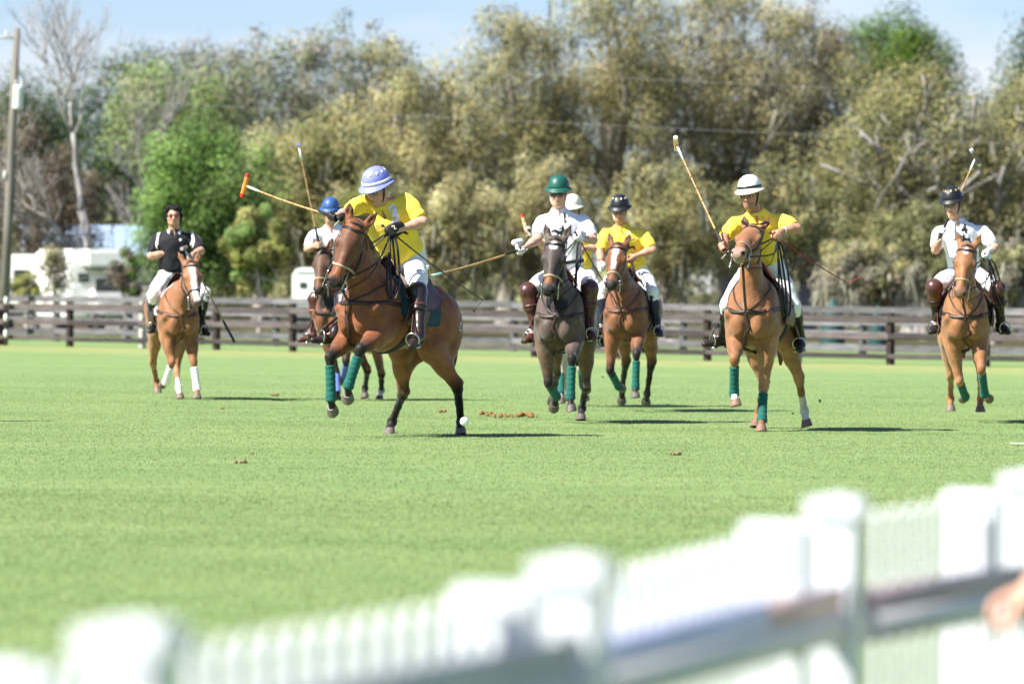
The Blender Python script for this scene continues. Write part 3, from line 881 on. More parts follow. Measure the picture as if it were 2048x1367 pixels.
# house with blue-grey metal roof
Y = 182.0
ho = empty('house', 'low house with blue-grey metal roof behind the campers', 'house', None, (px(185, Y), Y, 0), (0, 0, radians(6)))
rbox('wall', (0, 2.5, 1.18), (4.2, 5.0, 2.36), mat('house_wall', (.45, .43, .40), rough=.8, noise=.1), ho, .01)
roofm = mat('metal_roof', (.34, .44, .55), rough=.4, metal=.2, noise=.12, nscale=2)
for i in range(11):
    mb = MB(); x0 = -2.3 + i * .42
    mb.add([(x0, -.35, 2.34), (x0 + .40, -.35, 2.34), (x0 + .40, 2.5, 3.30), (x0, 2.5, 3.30), (x0, -.35, 2.38), (x0 + .40, -.35, 2.38), (x0 + .40, 2.5, 3.34), (x0, 2.5, 3.34)],
           [(0, 3, 2, 1), (4, 5, 6, 7), (0, 1, 5, 4), (1, 2, 6, 5), (2, 3, 7, 6), (3, 0, 4, 7)])
    mb.add([(x0 + .40, -.36, 2.35), (x0 + .42, -.36, 2.35), (x0 + .42, 2.5, 3.32), (x0 + .40, 2.5, 3.32), (x0 + .40, -.36, 2.42), (x0 + .42, -.36, 2.42), (x0 + .42, 2.5, 3.38), (x0 + .40, 2.5, 3.38)],
           [(0, 3, 2, 1), (4, 5, 6, 7), (0, 1, 5, 4), (1, 2, 6, 5), (2, 3, 7, 6), (3, 0, 4, 7)])
    o = mb.build('roof_sheet', roofm, ho, smooth=False)
mb = MB(); mb.add([(-2.3, 2.5, 3.30), (2.32, 2.5, 3.30), (2.32, 5.4, 2.34), (-2.3, 5.4, 2.34)], [(0, 1, 2, 3)]); mb.build('roof_back', roofm, ho, smooth=False)
for x in (-1.3, .9): rbox('window', (x, -.01, 1.4), (.9, .05, .9), glass, ho, .01)
rbox('door', (-.2, -.01, .95), (.85, .05, 1.9), mat('door_brown', (.2, .13, .08), rough=.6), ho, .01)
# pipe gate and tarpaulins under the right-hand oaks
Y = 128.0
pg = empty('pipe_gate', 'pale tubular metal gate at the weathered grey fence', 'gate', None, (px(1338, Y), Y, 0), (0, 0, radians(-30)))
mb = MB(); mb.tube([(-.30, 0, .02), (-.30, 0, 1.0), (.30, 0, 1.0), (.30, 0, .02)], .03, 8); mb.build('frame', mat('galvanised', (.62, .66, .67), rough=.4, metal=.5), pg)
for z in (.3, .55, .8):
    mb = MB(); mb.tube([(-.30, 0, z), (.30, 0, z)], .02, 8); mb.build('bar', mat('galvanised', (.62, .66, .67), rough=.4, metal=.5), pg)
def tarp(x, y0, y1, w, Y, label, s):
    root_z = zt(y1, x, Y); z1 = zt(y0, x, Y); ww = w / 11378.0 * Y
    mb = MB(); n = 16; rg = random.Random(s); VV = []
    for i in range(n + 1):
        for j in range(9):
            t = j / 8.0; a = 2 * pi * i / n
            r = (1 - t ** 2.2) ** .6
            VV.append((ww / 2 * r * cos(a) * (1 + .08 * mnoise.noise(Vector((cos(a) * 2, sin(a) * 2, t * 3 + s)))), ww / 2 * r * sin(a), z1 * t))
    mb.add(VV, [(i * 9 + j, (i + 1) * 9 + j, (i + 1) * 9 + j + 1, i * 9 + j + 1) for i in range(n) for j in range(8)])
    o = mb.build('tarpaulin', mat('tarp_green', (.012, .06, .052), rough=.6, noise=.2, nscale=3)); o.location = (px(x, Y), Y, 0); tag(o, label, 'tarpaulin')
tarp(1665, 596, 640, 52, 148, 'wide green tarpaulin heap under the oaks', 1)
tarp(1755, 608, 640, 36, 146, 'small green tarpaulin heap under the oaks', 2)
# white insulators on the near end of the far fence
for i, (y,) in enumerate(((601,), (635,), (667,))):
    Y = 130.4; mb = MB(); mb.sphere((0, 0, 0), (.045, .045, .095)); o = mb.build('fence_insulator', mat('insulator_white', (.8, .8, .8), rough=.4)); o.location = (px(11, Y), Y, zt(y, 11, Y))
    tag(o, 'white oval insulator on the fence end by the utility pole, %s of three' % ('top', 'middle', 'lowest')[i], 'insulator')
o = MB(); o.box((0, 0, .55), (.11, .11, 1.1)); o = o.build('fence_post', dark_post, bevel=.01); o.location = (px(11, 130.5), 130.51, 0); tag(o, 'dark fence end post carrying white insulators by the utility pole', 'post')

# ------------------------------------------------------------------ on the field
mb = MB(); mb.sphere((0, 0, 0), .043, None, 28, 18); ball = mb.build('polo_ball', mat('ball_white', (.82, .82, .80), rough=.4, noise=.04)); ball.location = (px(930.5, 54.4), 54.4, zt(842.5, 930.5, 54.4)); tag(ball, 'white polo ball bouncing by the red bay horse\'s hind hoof', 'ball')
def clod(x, y, r, c, label, s, group=None):
    Y = 1.45 * 11378.0 / (y - 575 - .0105 * (x - 1024)); rg = np.random.default_rng(s)
    S = SDF()
    for i in range(7): S.ell(rg.normal(size=3) * np.array([r * .9, r * .6, r * .25]) + np.array([0, 0, r * .35]), (r * rg.uniform(.3, .6),) * 3, k=r * .15)
    S.cut((0, 0, -.002), (0, 0, -1)); V, Q = S.mesh(r * .2, 0)
    o = obj('dirt_clod', mesh_np('dirt_clod', V, Q, True), mat('clod_' + ('dung' if c else 'earth'), (.215, .118, .040) if c else (.21, .17, .085), rough=.95, noise=.4, nscale=60, bump=.8, bscale=120)); o.location = (px(x, Y), Y, 0)
    tag(o, label, 'clod', group)
def turf_bit(x, y, Y, r, label, s):
    S = SDF(); rg = np.random.default_rng(s)
    for i in range(4): S.ell(rg.normal(size=3) * r * .6, (r * .6,) * 3, k=r * .2)
    V, Q = S.mesh(r * .25, 0); o = obj('turf_clod', mesh_np('turf_clod', V, Q, True), mat('clod_turf', (.06, .07, .03), rough=.95)); o.location = (px(x, Y), Y, zt(y, x, Y)); tag(o, label, 'clod')
turf_bit(1641, 801, 59.5, .018, 'dark clod of turf flying behind the chestnut horse with the raised head', 71)
turf_bit(1588, 826, 59.3, .011, 'tiny turf crumb flying near the white sock of the chestnut horse', 72)
turf_bit(1206, 752, 61.0, .010, 'tiny turf crumb flying beside the dark brown horse', 73)
CG = 'droppings on the grass'
for i, (x, y, r) in enumerate(((972, 829, .055), (984, 832, .04), (1002, 835, .035), (1016, 834, .04), (1030, 834, .045), (1046, 833, .05), (1056, 832, .06), (1066, 835, .035))):
    clod(x, y, r, True, 'brown droppings lump in the row on the grass before the dark brown horse', 40 + i, CG)
clod(888, 825, .035, True, 'single brown droppings lump behind the polo ball', 60)
clod(552, 792, .03, True, 'small brown lump on the grass beside the horse with white wraps', 61)
clod(448, 818, .025, True, 'tiny brown lump on the grass in front of the horse with white wraps', 62)
clod(480, 926, .038, False, 'flat earth divot on the open grass', 63); clod(508, 908, .022, False, 'small earth divot beyond the flat one on the open grass', 64); clod(1354, 910, .036, False, 'dark earth divot on the grass before the chestnut horses', 65)
mb = MB(); mb.box((6.0, 54.1, .022), (2.5, .12, .004)); tag(mb.build('boundary_line', mat('line_white', (.75, .76, .72), rough=.8, noise=.15, nscale=20)), 'white painted boundary mark', None, None, 'structure')
# goal post standing left of the picture, its shadow falls across the grass
mb = MB(); mb.lathe([(0, 0), (.13, 0), (.13, 2.9), (.11, 3.0), (0, 3.0)], 18); gp = mb.build('goal_post', mat('goal_white', (.75, .72, .6), rough=.6, noise=.05)); gp.location = (-7.3, 58.4, 0); tag(gp, 'tall padded goal post beyond the left edge', 'goal post')

# ------------------------------------------------------------------ white picket fence beside the camera
vinyl = mat('vinyl_white', (.66, .67, .69), rough=.4, spec=.4, noise=.03, nscale=4)
POSTS = [(-1.15, 6.3), (-.536, 8.1), (.113, 10.2), (.77, 13.4), (1.40, 15.4)]
pf = empty('picket_fence', 'white picket fence with capped posts and a banner strip, beside the spectators', 'fence', None, (0, 10, 0)); pf.scale = (1, 1, .975)
def P0(p, z=0): return Vector((p[0], p[1] - 10, z))
pm_ = None
for i, p in enumerate(POSTS):
    q = POSTS[min(i + 1, 4)]; o_ = POSTS[max(i - 1, 0)]
    ang = math.atan2(q[1] - o_[1], q[0] - o_[0])
    mb = MB(); mb.box((0, 0, .485), (.11, .11, .97)); po = mb.build('post', vinyl, pf, bevel=.006); po.location = P0(p); po.rotation_euler = (0, 0, ang)
    mb = MB(); mb.box((0, 0, .965), (.136, .136, .045))
    mb.add([(-.06, -.06, .989), (.06, -.06, .989), (.06, .06, .989), (-.06, .06, .989), (0, 0, 1.0)], [(0, 1, 4), (1, 2, 4), (2, 3, 4), (3, 0, 4), (3, 2, 1, 0)]); c = mb.build('cap', vinyl, po, smooth=False); c['kind'] = 'stuff'
    if i > 0:
        d = (P0(o_) - P0(p)).normalized(); n_ = Vector((0, 0, 1)).cross(d)
        mb = MB(); mb.box((0, 0, .478), (.035, .155, .956)); bp_ = mb.build('stake', vinyl, pf, bevel=.012); bp_.location = P0(p) + d * {1: .36, 2: .30, 3: .62, 4: .45}[i] + Vector((-.055, .012, 0)); bp_.rotation_euler = (0, 0, ang)
pk = MB(); pk.box((0, 0, .49), (.045, .014, .86)); pk.add([(-.0225, -.007, .92), (.0225, -.007, .92), (.0225, .007, .92), (-.0225, .007, .92), (0, -.007, .942), (0, .007, .942)], [(0, 1, 4), (2, 3, 5), (1, 2, 5, 4), (3, 0, 4, 5)])
pk0 = pk.build('picket', vinyl, pf, smooth=False); first = True
BANC = {0: (.40, .40, .42), 1: (.42, .42, .44), 2: (.58, .58, .86), 3: (.42, .32, .36)}
for i in range(len(POSTS) - 1):
    a, b = P0(POSTS[i]), P0(POSTS[i + 1]); L_ = (b - a).length; d = (b - a) / L_; ang = math.atan2(d.y, d.x)
    n = int(L_ / (.10, .115, .145, .165)[i])
    for k in range(1, n):
        o = pk0 if first else link(pk0.copy()); first = False; o.parent = pf; o.location = a + d * (L_ * k / n) - Vector((d.y, -d.x, 0)) * .032; o.rotation_euler = (0, 0, ang)
    nn = Vector((d.y, -d.x, 0))
    ZR = [(.06, .06), (.06, .05), (.045, -.02), (-.035, -.06)][i]; tilt_ = math.atan((ZR[0] - ZR[1]) / L_)
    for z in (.20, .70):
        mb = MB(); mb.box((L_ / 2, 0, z), (L_ - .115, .04, .07)); r = mb.build('rail', vinyl, pf, bevel=.004); r.location = a + Vector((0, 0, ZR[0] if z > .5 else 0)); r.rotation_euler = (0, tilt_ if z > .5 else 0, ang)
    mb = MB(); mb.box((L_ / 2, 0, .70), (L_ - .16, .012, .072)); r = mb.build('rail_shade_strip', mat('rail_shade_grey', (.58, .57, .57), rough=.7, noise=.1), pf); r.location = a + nn * .028 + Vector((0, 0, ZR[0])); r.rotation_euler = (0, tilt_, ang)  # added grey strip over the rail, its colour gives the rail's shaded face
    mb = MB(); mb.box((L_ / 2, 0, .768), (L_ - .16, .006, .062)); r = mb.build('banner_strip', mat('banner_%d' % i, BANC[i], rough=.6, noise=.2, nscale=3), pf); r.location = a + nn * .025 + Vector((0, 0, ZR[0])); r.rotation_euler = (0, tilt_, ang)
    if i == 2:
        mb = MB(); mb.box((L_ * .80, 0, .768), (L_ * .34, .008, .063)); r2 = mb.build('banner_panel', mat('banner_red', (.68, .46, .45), rough=.6), pf); r2.location = a + nn * .027 + Vector((0, 0, ZR[0])); r2.rotation_euler = (0, tilt_, ang)

# ------------------------------------------------------------------ spectator at the fence, standing just past the right edge of the picture
def spectator():
    root = empty('person', 'spectator in white at the picket fence, only a hand in view', 'person', None, (1.545, 13.6, 0))
    s = SDF(); f = np.array([-.35, .94, 0]); u = np.array([0, 0, 1.]); l = np.cross(u, f)
    hd = np.array([0, 0, 1.62]); nb = np.array([0, -.02, 1.45]); head_sdf(s, hd, f, u, l, nb)
    TR = np.stack([f, l, u], 1)
    s.ell((0, 0, 1.22), (.11, .16, .22), TR, k=.06); s.ell((0, 0, .98), (.11, .16, .16), TR, k=.06)
    shl, shr = l * .19 + np.array([0, 0, 1.40]), -l * .19 + np.array([0, 0, 1.40])
    s.cone(shl, shr, .055, .055, k=.05)
    hand = np.array([-.372, -.10, .695]); el = np.array([-.17, -.05, .91])
    s.cone(shl, el, .052, .042, k=.03); 
    wr = hand_sdf(s, np.array([.2, .97, .1]), nrm(el - hand), hand, 1, 1.05)
    s.cone(el, wr, .045, .028, k=.02)
    h2 = np.array([.32, .05, .80]); e2 = np.array([.29, -.03, 1.12]); w2 = hand_sdf(s, np.array([.2, .97, .1]), nrm(e2 - h2), h2, -1, 1.05)
    s.cone(shr, e2, .052, .042, k=.03); s.cone(e2, w2, .045, .028, k=.02)
    for sd in (-1, 1):
        hip = l * .09 * sd + np.array([0, 0, .92]); kn = l * .10 * sd + np.array([0, .0, .49]) + f * .01; an = l * .10 * sd + np.array([0, 0, .08])
        s.cone(hip, kn, .085, .055, k=.04); s.cone(kn, an, .055, .038, k=.03); s.cone(an + np.array([0, 0, -.03]), an + f * .17 + np.array([0, 0, -.045]), .040, .030, k=.03)
    V, Q = s.mesh(.011, 1)
    obj('body', mesh_np('body', V, Q, True, np.tile(np.array([.60, .34, .24]), (len(V), 1))), MATS['skin'], root)
    s = SDF(); s.ell((0, 0, 1.20), (.135, .185, .25), TR, k=.06); s.cone(shl, shr, .07, .07, k=.06); s.ell((0, 0, 1.0), (.14, .19, .16), TR, k=.06)
    s.cone(shl, shl * .3 + el * .7, .075, .068, k=.04); s.cone(shr, shr * .3 + e2 * .7, .075, .068, k=.04)
    s.cone(nb - u * .0, nb + u * .2, .06, .07, k=.02, sub=True); s.cut((0, 0, .90), (0, 0, -1))
    V, Q = s.mesh(.012, 1); obj('shirt', mesh_np('shirt', folds(V, Q, .006, 4, u), Q, True), MATS['jersey_white'], root)
    s = SDF(); s.ell((0, 0, .93), (.125, .175, .12), TR, k=.05)
    for sd in (-1, 1): s.cone(l * .09 * sd + np.array([0, 0, .92]), l * .10 * sd + np.array([0, 0, .52]), .105, .085, k=.05); s.cone(l * .10 * sd + np.array([0, 0, .52]), l * .10 * sd + np.array([0, 0, .12]), .085, .07, k=.04)
    V, Q = s.mesh(.013, 1); obj('trousers', mesh_np('trousers', V, Q, True), MATS['breeches'], root)
    # carrier bag hanging from the hand
    b = empty('carrier_bag', 'white carrier bag held by the spectator at the picket fence', 'bag', None, (1.545 + hand[0], 13.6 + hand[1], .05))
    S = SDF(); S.ell((.02, 0, .30), (.14, .06, .27), k=.05); S.ell((.02, 0, .12), (.13, .07, .10), k=.05); V, Q = S.mesh(.013, 1)
    obj('sack', mesh_np('sack', folds(V, Q, .012, 8, u), Q, True), mat('bag_white', (.78, .78, .78), rough=.5, noise=.05), b)
    for sx in (-1, 1):
        mb = MB(); mb.tube(catmull([(.02 + sx * .06, 0, .52), (sx * .03, 0, .60), (0, .03 * sx, .645)], 4), .008, 6); mb.build('handle', mat('bag_white', (.78, .78, .78)), b)

KEYS = None

# ------------------------------------------------------------------ horses
def head_frame(poll, muz):
    a = nrm(np.asarray(muz) - np.asarray(poll))
    n = np.cross(np.array([0, 1.0, 0]), a)          # forehead side, before roll
    n = nrm(n) * (1 if n[0] > 0 or n[2] > 0 else -1)
    if n[0] < 0 and abs(a[2]) > 0.5: n = -n
    l = nrm(np.cross(n, a))                           # horse's left? fixed below
    if l[1] < 0: l = -l
    return a, n, l

def horse_body(J, P):
    s = SDF()
    Y = np.array([0, 1.0, 0])
    s.loft([(-.83, 1.22, .04, .04), (-.79, 1.225, .15, .12), (-.70, 1.24, .225, .205), (-.55, 1.235, .265, .255), (-.40, 1.215, .265, .265),
            (-.22, 1.175, .275, .275), (0, 1.13, .305, .288), (.18, 1.115, .337, .272), (.34, 1.135, .360, .238), (.48, 1.15, .315, .205),
            (.60, 1.15, .20, .155), (.68, 1.14, .10, .09), (.71, 1.13, .03, .03)], k=.02)
    # withers
    s.cone((.40, 0, 1.46), (.12, 0, 1.42), .05, .045, k=.10, w=Y, f=.7)
    # chest muscles, shoulders
    for sd in (-1, 1):
        s.ell((.625, sd * .088, 1.00), (.078, .078, .135), k=.045)
        s.ell((.45, sd * .155, 1.12), (.15, .085, .27), R=rot_y(-22), k=.05)
        s.ell((.36, sd * .175, .98), (.12, .075, .14), k=.035)
        s.cone((.60, sd * .19, 1.10), (.38, sd * .20, .96), .05, .06, k=.035)
        s.ell((-.52, sd * .15, 1.17), (.26, .135, .27), R=rot_y(15), k=.06)
        s.ell((-.66, sd * .13, 1.08), (.14, .12, .24), R=rot_y(-10), k=.06)
        s.ell((-.44, sd * .10, 1.46), (.10, .05, .05), k=.06)
    # legs
    for k, sd in (('r', -1), ('l', 1)):
        K, Ft, T = (np.array(p) for p in J['f' + k])
        E0 = np.array([.40, sd * .15, .90])
        dirn = nrm(K - E0)
        s.cone(E0 + np.array([0, 0, .10]), E0 + dirn * .12, .115, .098, k=.06, w=Y, f=.85)
        s.cone(E0 + dirn * .05, E0 + dirn * .26, .098, .068, k=.05)
        s.cone(E0 + dirn * .24, K, .070, .045, k=.03)
        s.ell(E0 + dirn * .15 + np.array([.045, sd * .02, 0]), (.055, .05, .13), R=frame_z(dirn), k=.04)
        leg_lower(s, K, Ft, T, .047, .031, True)
        H, Ft, T = (np.array(p) for p in J['h' + k])
        S0 = np.array([-.38, sd * .17, .92])
        d2 = nrm(H - S0)
        s.cone((-.52, sd * .14, 1.16), S0 + np.array([.02, 0, 0]), .17, .125, k=.07, w=Y, f=.82)
        s.cone((-.68, sd * .13, 1.10), S0 + d2 * .22 + np.array([-.04, 0, 0]), .11, .075, k=.06, w=Y, f=.85)
        s.cone(S0, S0 + d2 * .22, .125, .085, k=.06, w=Y, f=.85)
        s.cone(S0 + d2 * .18, H, .088, .050, k=.04, w=Y, f=.85)
        # point of hock and tendon above it
        sh = nrm(Ft - H)
        bk = nrm(-d2 + sh * -.2); bk = nrm(np.cross(np.cross(d2, sh), d2)) if np.linalg.norm(np.cross(d2, sh)) > .05 else np.array([-1., 0, 0])
        bk = -bk if bk @ sh > 0 else bk
        hp = H - sh * .05 + bk * .035
        s.ell(hp, (.035, .03, .035), k=.03)
        s.cone(hp, S0 + d2 * .22 + bk * .05, .022, .03, k=.04)
        leg_lower(s, H, Ft, T, .053, .035, False)
    # neck
    poll, muz = np.array(J['poll']), np.array(J['muz'])
    a, n, l = head_frame(poll, muz)
    hr = radians(P.get('head_rot', 0)); n, l = n * cos(hr) + l * sin(hr), l * cos(hr) - n * sin(hr)
    nb = np.array([.44, 0, 1.26]); top = poll + a * .10 - n * .10
    cr0 = np.array([.30, 0, 1.42]); cr1 = poll - n * .03 + a * .02
    mid = 0.5 * (nb + top) + np.array([.03, 0, .0])
    pts = catmull([nb, nb * .6 + mid * .4 + np.array([.0, 0, .0]), mid, mid * .35 + top * .65, top], 3)
    rr = np.interp(np.linspace(0, 1, len(pts)), [0, .3, .65, 1], [.235, .185, .135, .105])
    s.chain(pts, rr, k=.07, w=Y, f=.62)
    cm = 0.5 * (cr0 + cr1) + nrm(np.cross(nrm(cr1 - cr0), Y)) * -.03
    cp = catmull([cr0, cm, cr1], 4)
    s.chain(cp, np.interp(np.linspace(0, 1, len(cp)), [0, .5, 1], [.085, .07, .062]), k=.08, w=Y, f=.6)
    # throat muscles down to the chest
    s.cone(nb + np.array([.14, 0, -.08]), mid + np.array([.05, 0, -.04]), .10, .07, k=.08, w=Y, f=.9)
    # head
    R = np.stack([a, n, l], 1)
    hs = 1.20
    at = lambda t, u, v: poll + a * (t * .62) + n * (u * hs) + l * (v * hs * 1.10)
    el = lambda c, r, *q, **k: s.ell(c, np.array(r) * hs, *q, **k)
    cn = lambda p, q, r0, r1, **k: s.cone(p, q, r0 * hs, r1 * hs, **k)
    el(at(.10, -.045, 0), (.105, .085, .085), R, k=.04)
    el(at(.28, -.035, 0), (.125, .075, .088), R, k=.04)
    cn(at(.22, -.055, 0), at(.82, -.048, 0), .078, .050, k=.035, w=l, f=.92)
    cn(at(.30, -.01, 0), at(.80, -.012, 0), .035, .026, k=.03)
    for sd in (-1, 1):
        el(at(.34, -.115, sd * .045), (.125, .090, .036), R, k=.035)
        el(at(.34, -.028, sd * .078), (.045, .030, .022), R, k=.02)       # brow over the eye
        cn(at(.46, -.05, sd * .062), at(.66, -.045, sd * .045), .014, .010, k=.02)    # facial crest
        el(at(.93, -.035, sd * .034), (.045, .030, .024), R, k=.02)       # nostril flare
        cn(at(.5, -.14, sd * .028), at(.84, -.10, sd * .018), .035, .026, k=.03)
    el(at(.90, -.055, 0), (.075, .058, .052), R, k=.03)
    el(at(.90, -.100, 0), (.050, .028, .036), R, k=.02)
    for sd in (-1, 1):
        el(at(.975, -.030, sd * .040), (.026, .013, .013), frame(a * .75 + n * .5, l), k=.008, sub=True)
        ed = nrm(-a * .80 + n * (.30 + P.get('ears', 0)) + l * sd * .30)
        e0 = at(-.01, -.02, sd * .058); e1 = e0 + ed * .095; e2 = e0 + ed * .175
        fl = nrm(np.cross(ed, l * sd))
        cn(e0, e1, .030, .033, k=.02, w=fl, f=.7)
        cn(e1, e2, .033, .007, k=.01, w=fl, f=.7)
        cn(e0 + ed * .05 + fl * 0 + n * .028 + l * sd * .012, e0 + ed * .13 + n * .022 + l * sd * .006, .018, .010, k=.008, sub=True)
    return s, (a, n, l, at)

def leg_lower(s, K, Ft, T, rj, rc, fore):
    c = nrm(Ft - K)
    L = np.linalg.norm(Ft - K)
    s.ell(K, (rj, rj * .95, rj * 1.25), R=frame_z(c), k=.025)
    s.cone(K + c * .03, K + c * L * .45, rj * .80, rc, k=.025)
    s.cone(K + c * L * .45, Ft, rc, rc * 1.02, k=.02)
    s.ell(Ft, (rc * 1.32, rc * 1.28, rc * 1.45), R=frame_z(c), k=.02)
    p = nrm(T - Ft)
    s.cone(Ft, Ft + p * .105, rc * 1.12, rc * 1.05, k=.02)

def rot_y(deg):
    t = radians(deg); return np.array([[cos(t), 0, sin(t)], [0, 1, 0], [-sin(t), 0, cos(t)]])

def frame_z(z):
    z = nrm(z); y = np.array([0, 1., 0]); x = nrm(np.cross(y, z)); y = np.cross(z, x)
    return np.stack([x, y, z], 1)

def seg_dist(V, a, b):
    a = np.asarray(a); b = np.asarray(b); ba = b - a
    t = np.clip(((V - a) @ ba) / (ba @ ba), 0, 1)
    return np.linalg.norm(V - a - t[:, None] * ba, axis=1), ((V - a) @ ba) / (ba @ ba)

def sstep(x, a, b):
    t = np.clip((x - a) / (b - a), 0, 1); return t * t * (3 - 2 * t)

def horse_colors(V, J, P, hf):
    a, n, l, at = hf
    rng = np.random.default_rng(3)
    C = np.tile(np.array(P['coat']), (len(V), 1))
    def mix(col, w):
        nonlocal C
        C = C * (1 - w[:, None]) + np.array(col) * w[:, None]
    # paler belly and inner thigh, darker back: real coat gradients are mild
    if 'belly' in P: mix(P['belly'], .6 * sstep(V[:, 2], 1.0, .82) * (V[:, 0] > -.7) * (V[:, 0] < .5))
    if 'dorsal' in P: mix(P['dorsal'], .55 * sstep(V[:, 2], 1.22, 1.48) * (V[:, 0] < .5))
    # dark lower legs
    for q in ('fr', 'fl', 'hr', 'hl'):
        K, Ft, T = (np.array(p) for p in J[q])
        d1, t1 = seg_dist(V, K, Ft); d2, t2 = seg_dist(V, Ft, T)
        root = np.array([.40, .15 if q[1] == 'l' else -.15, .90]) if q[0] == 'f' else np.array([-.38, .17 if q[1] == 'l' else -.17, .92])
        d0, t0 = seg_dist(V, root, K)
        on = np.minimum(d1, d2) < .075
        if 'points' in P:
            w = np.where(d0 < .10, sstep(t0, .55, 1.0), 0) * (d0 < .09)
            mix(P['points'], np.maximum(w * .9, sstep(np.minimum(d1, d2), .09, .055)))
        sk = P.get('socks', {}).get(q)
        if sk is not None:
            w = np.where(np.minimum(d1, d2) < .07, np.where(d2 < d1, 1.0, sstep(t1, sk, sk + .08)), 0)
            mix((.62, .58, .53), w)
    # head
    t = ((V - at(0, 0, 0)) @ a) / .62; u = (V - at(0, 0, 0)) @ n / 1.20; v = (V - at(0, 0, 0)) @ l / 1.32
    onh = (t > -.35) & (t < 1.15) & (np.abs(v) < .14) & (u > -.25) & (u < .12) & (V[:, 0] > .3)
    nz = np.array([mnoise.noise(Vector(p) * 22) for p in V[onh]]) if onh.any() else np.zeros(0)
    NZ = np.zeros(len(V)); NZ[onh] = nz
    if 'face' in P: mix(P['face'], .75 * onh * sstep(t, .05, .25) * sstep(u, -.16, -.08) * sstep(t, .75, .6))
    if 'muzzle' in P: mix(P['muzzle'], onh * sstep(t + NZ * .03, *P.get('muz_t', (.84, .93))))
    if 'nose_tan' in P: mix(P['nose_tan'], onh * .85 * sstep(t + NZ * .03, .68, .74) * sstep(t + NZ * .03, .88, .83) * sstep(u, -.075, -.05))
    dk = np.array(P['coat']) * .22
    mix((.012, .009, .009), onh * .9 * sstep(np.sqrt(((t - .965) * .54 / .030) ** 2 + ((u + .030) / .020) ** 2 + ((np.abs(v) - .040) / .018) ** 2), 1.15, .7))
    mix(dk, onh * .85 * sstep(np.hypot((t - .335) * .54 / .040, (u + .040) / .030), 1.2, .7) * (np.abs(v) > .05))
    mix(np.array(P['coat']) * .35, onh * .8 * sstep(t, .02, -.03) * sstep(u, .005, .02))
    for (kind, t0, t1, hw) in P.get('marks', []):
        if kind == 'star': w = sstep(np.sqrt(((t - t0) * .54 / t1) ** 2 + (v / hw) ** 2) + NZ * .25, 1.15, .85) * (u > -.075)
        else: w = sstep(t, t0 - .03, t0 + .03) * sstep(t, t1 + .03, t1 - .03) * sstep(np.abs(v + NZ * .012), hw + .008, hw - .006) * (u > -.085)
        mix((.68, .64, .60), w * onh)
    return np.clip(C, 0, 1)

def make_hoof(parent, Ft, T, mt, lateral=np.array([0, 1., 0])):
    Ft, T = np.array(Ft), np.array(T)
    p = nrm(T - Ft); top = Ft + p * .085
    ang = radians(38)
    up = -p
    ax = lateral
    # rotate -p about the lateral axis so the sole tips back to level for a standing leg
    up = up * cos(ang) + np.cross(ax, up) * sin(ang) + ax * (ax @ up) * (1 - cos(ang))
    up = nrm(up); fw = nrm(np.cross(lateral, up)); fw = fw if fw @ p > -.2 else fw
    lt = np.cross(up, fw)
    base = T + up * .0
    V = []; F = []
    n = 16
    prof = [(.043, .047, .070, 0.0), (.050, .053, .040, .012), (.058, .060, .006, .030), (.057, .058, .0, .031), (.045, .045, .002, .026)]
    cen = base - fw * .035
    for (rl, rf, z, sh) in prof:
        for j in range(n):
            t = 2 * pi * j / n
            f = cos(t); g = sin(t)
            rr = rf * (1.0 if f > -.3 else .86)
            V.append(cen + up * z + fw * (rr * f + sh - .018) + lt * rl * g)
    m = len(prof)
    for i in range(m - 1):
        for j in range(n):
            F.append((i * n + j, (i + 1) * n + j, (i + 1) * n + (j + 1) % n, i * n + (j + 1) % n))
    F.append(tuple(range(n))); F.append(tuple(range((m - 1) * n, m * n))[::-1])
    mb = MB(); mb.add(V, F)
    return mb.build('hoof', mt, parent, smooth='auto')

def make_wrap(parent, K, Ft, mt, r0=.046, r1=.045, a=.20, b=1.10, turns=6.5):
    K, Ft = np.array(K), np.array(Ft)
    c = Ft - K; L = np.linalg.norm(c); c /= L
    Fm = frame_z(c)
    n, m = 22, 40
    V = []; F = []
    for i in range(m + 1):
        s_ = a + (b - a) * i / m
        s_m = min(max(s_, 0), 1.3)
        for j in range(n):
            t = 2 * pi * j / n
            ph = (i / m * turns - j / n) % 1.0
            r = (r0 + (r1 - r0) * i / m) + .0042 * (ph ** 1.5) - .002
            r += .006 * math.exp(-((s_m - 1.0) / .12) ** 2) + .003 * math.exp(-((s_m - a) / .08) ** 2)
            if i in (0, m): r *= .80
            V.append(K + c * L * s_m + Fm[:, 0] * r * cos(t) * 1.06 + Fm[:, 1] * r * sin(t))
    for i in range(m):
        for j in range(n):
            F.append((i * n + j, (i + 1) * n + j, (i + 1) * n + (j + 1) % n, i * n + (j + 1) % n))
    mb = MB(); mb.add(V, F)
    return mb.build('leg_wrap', mt, parent)

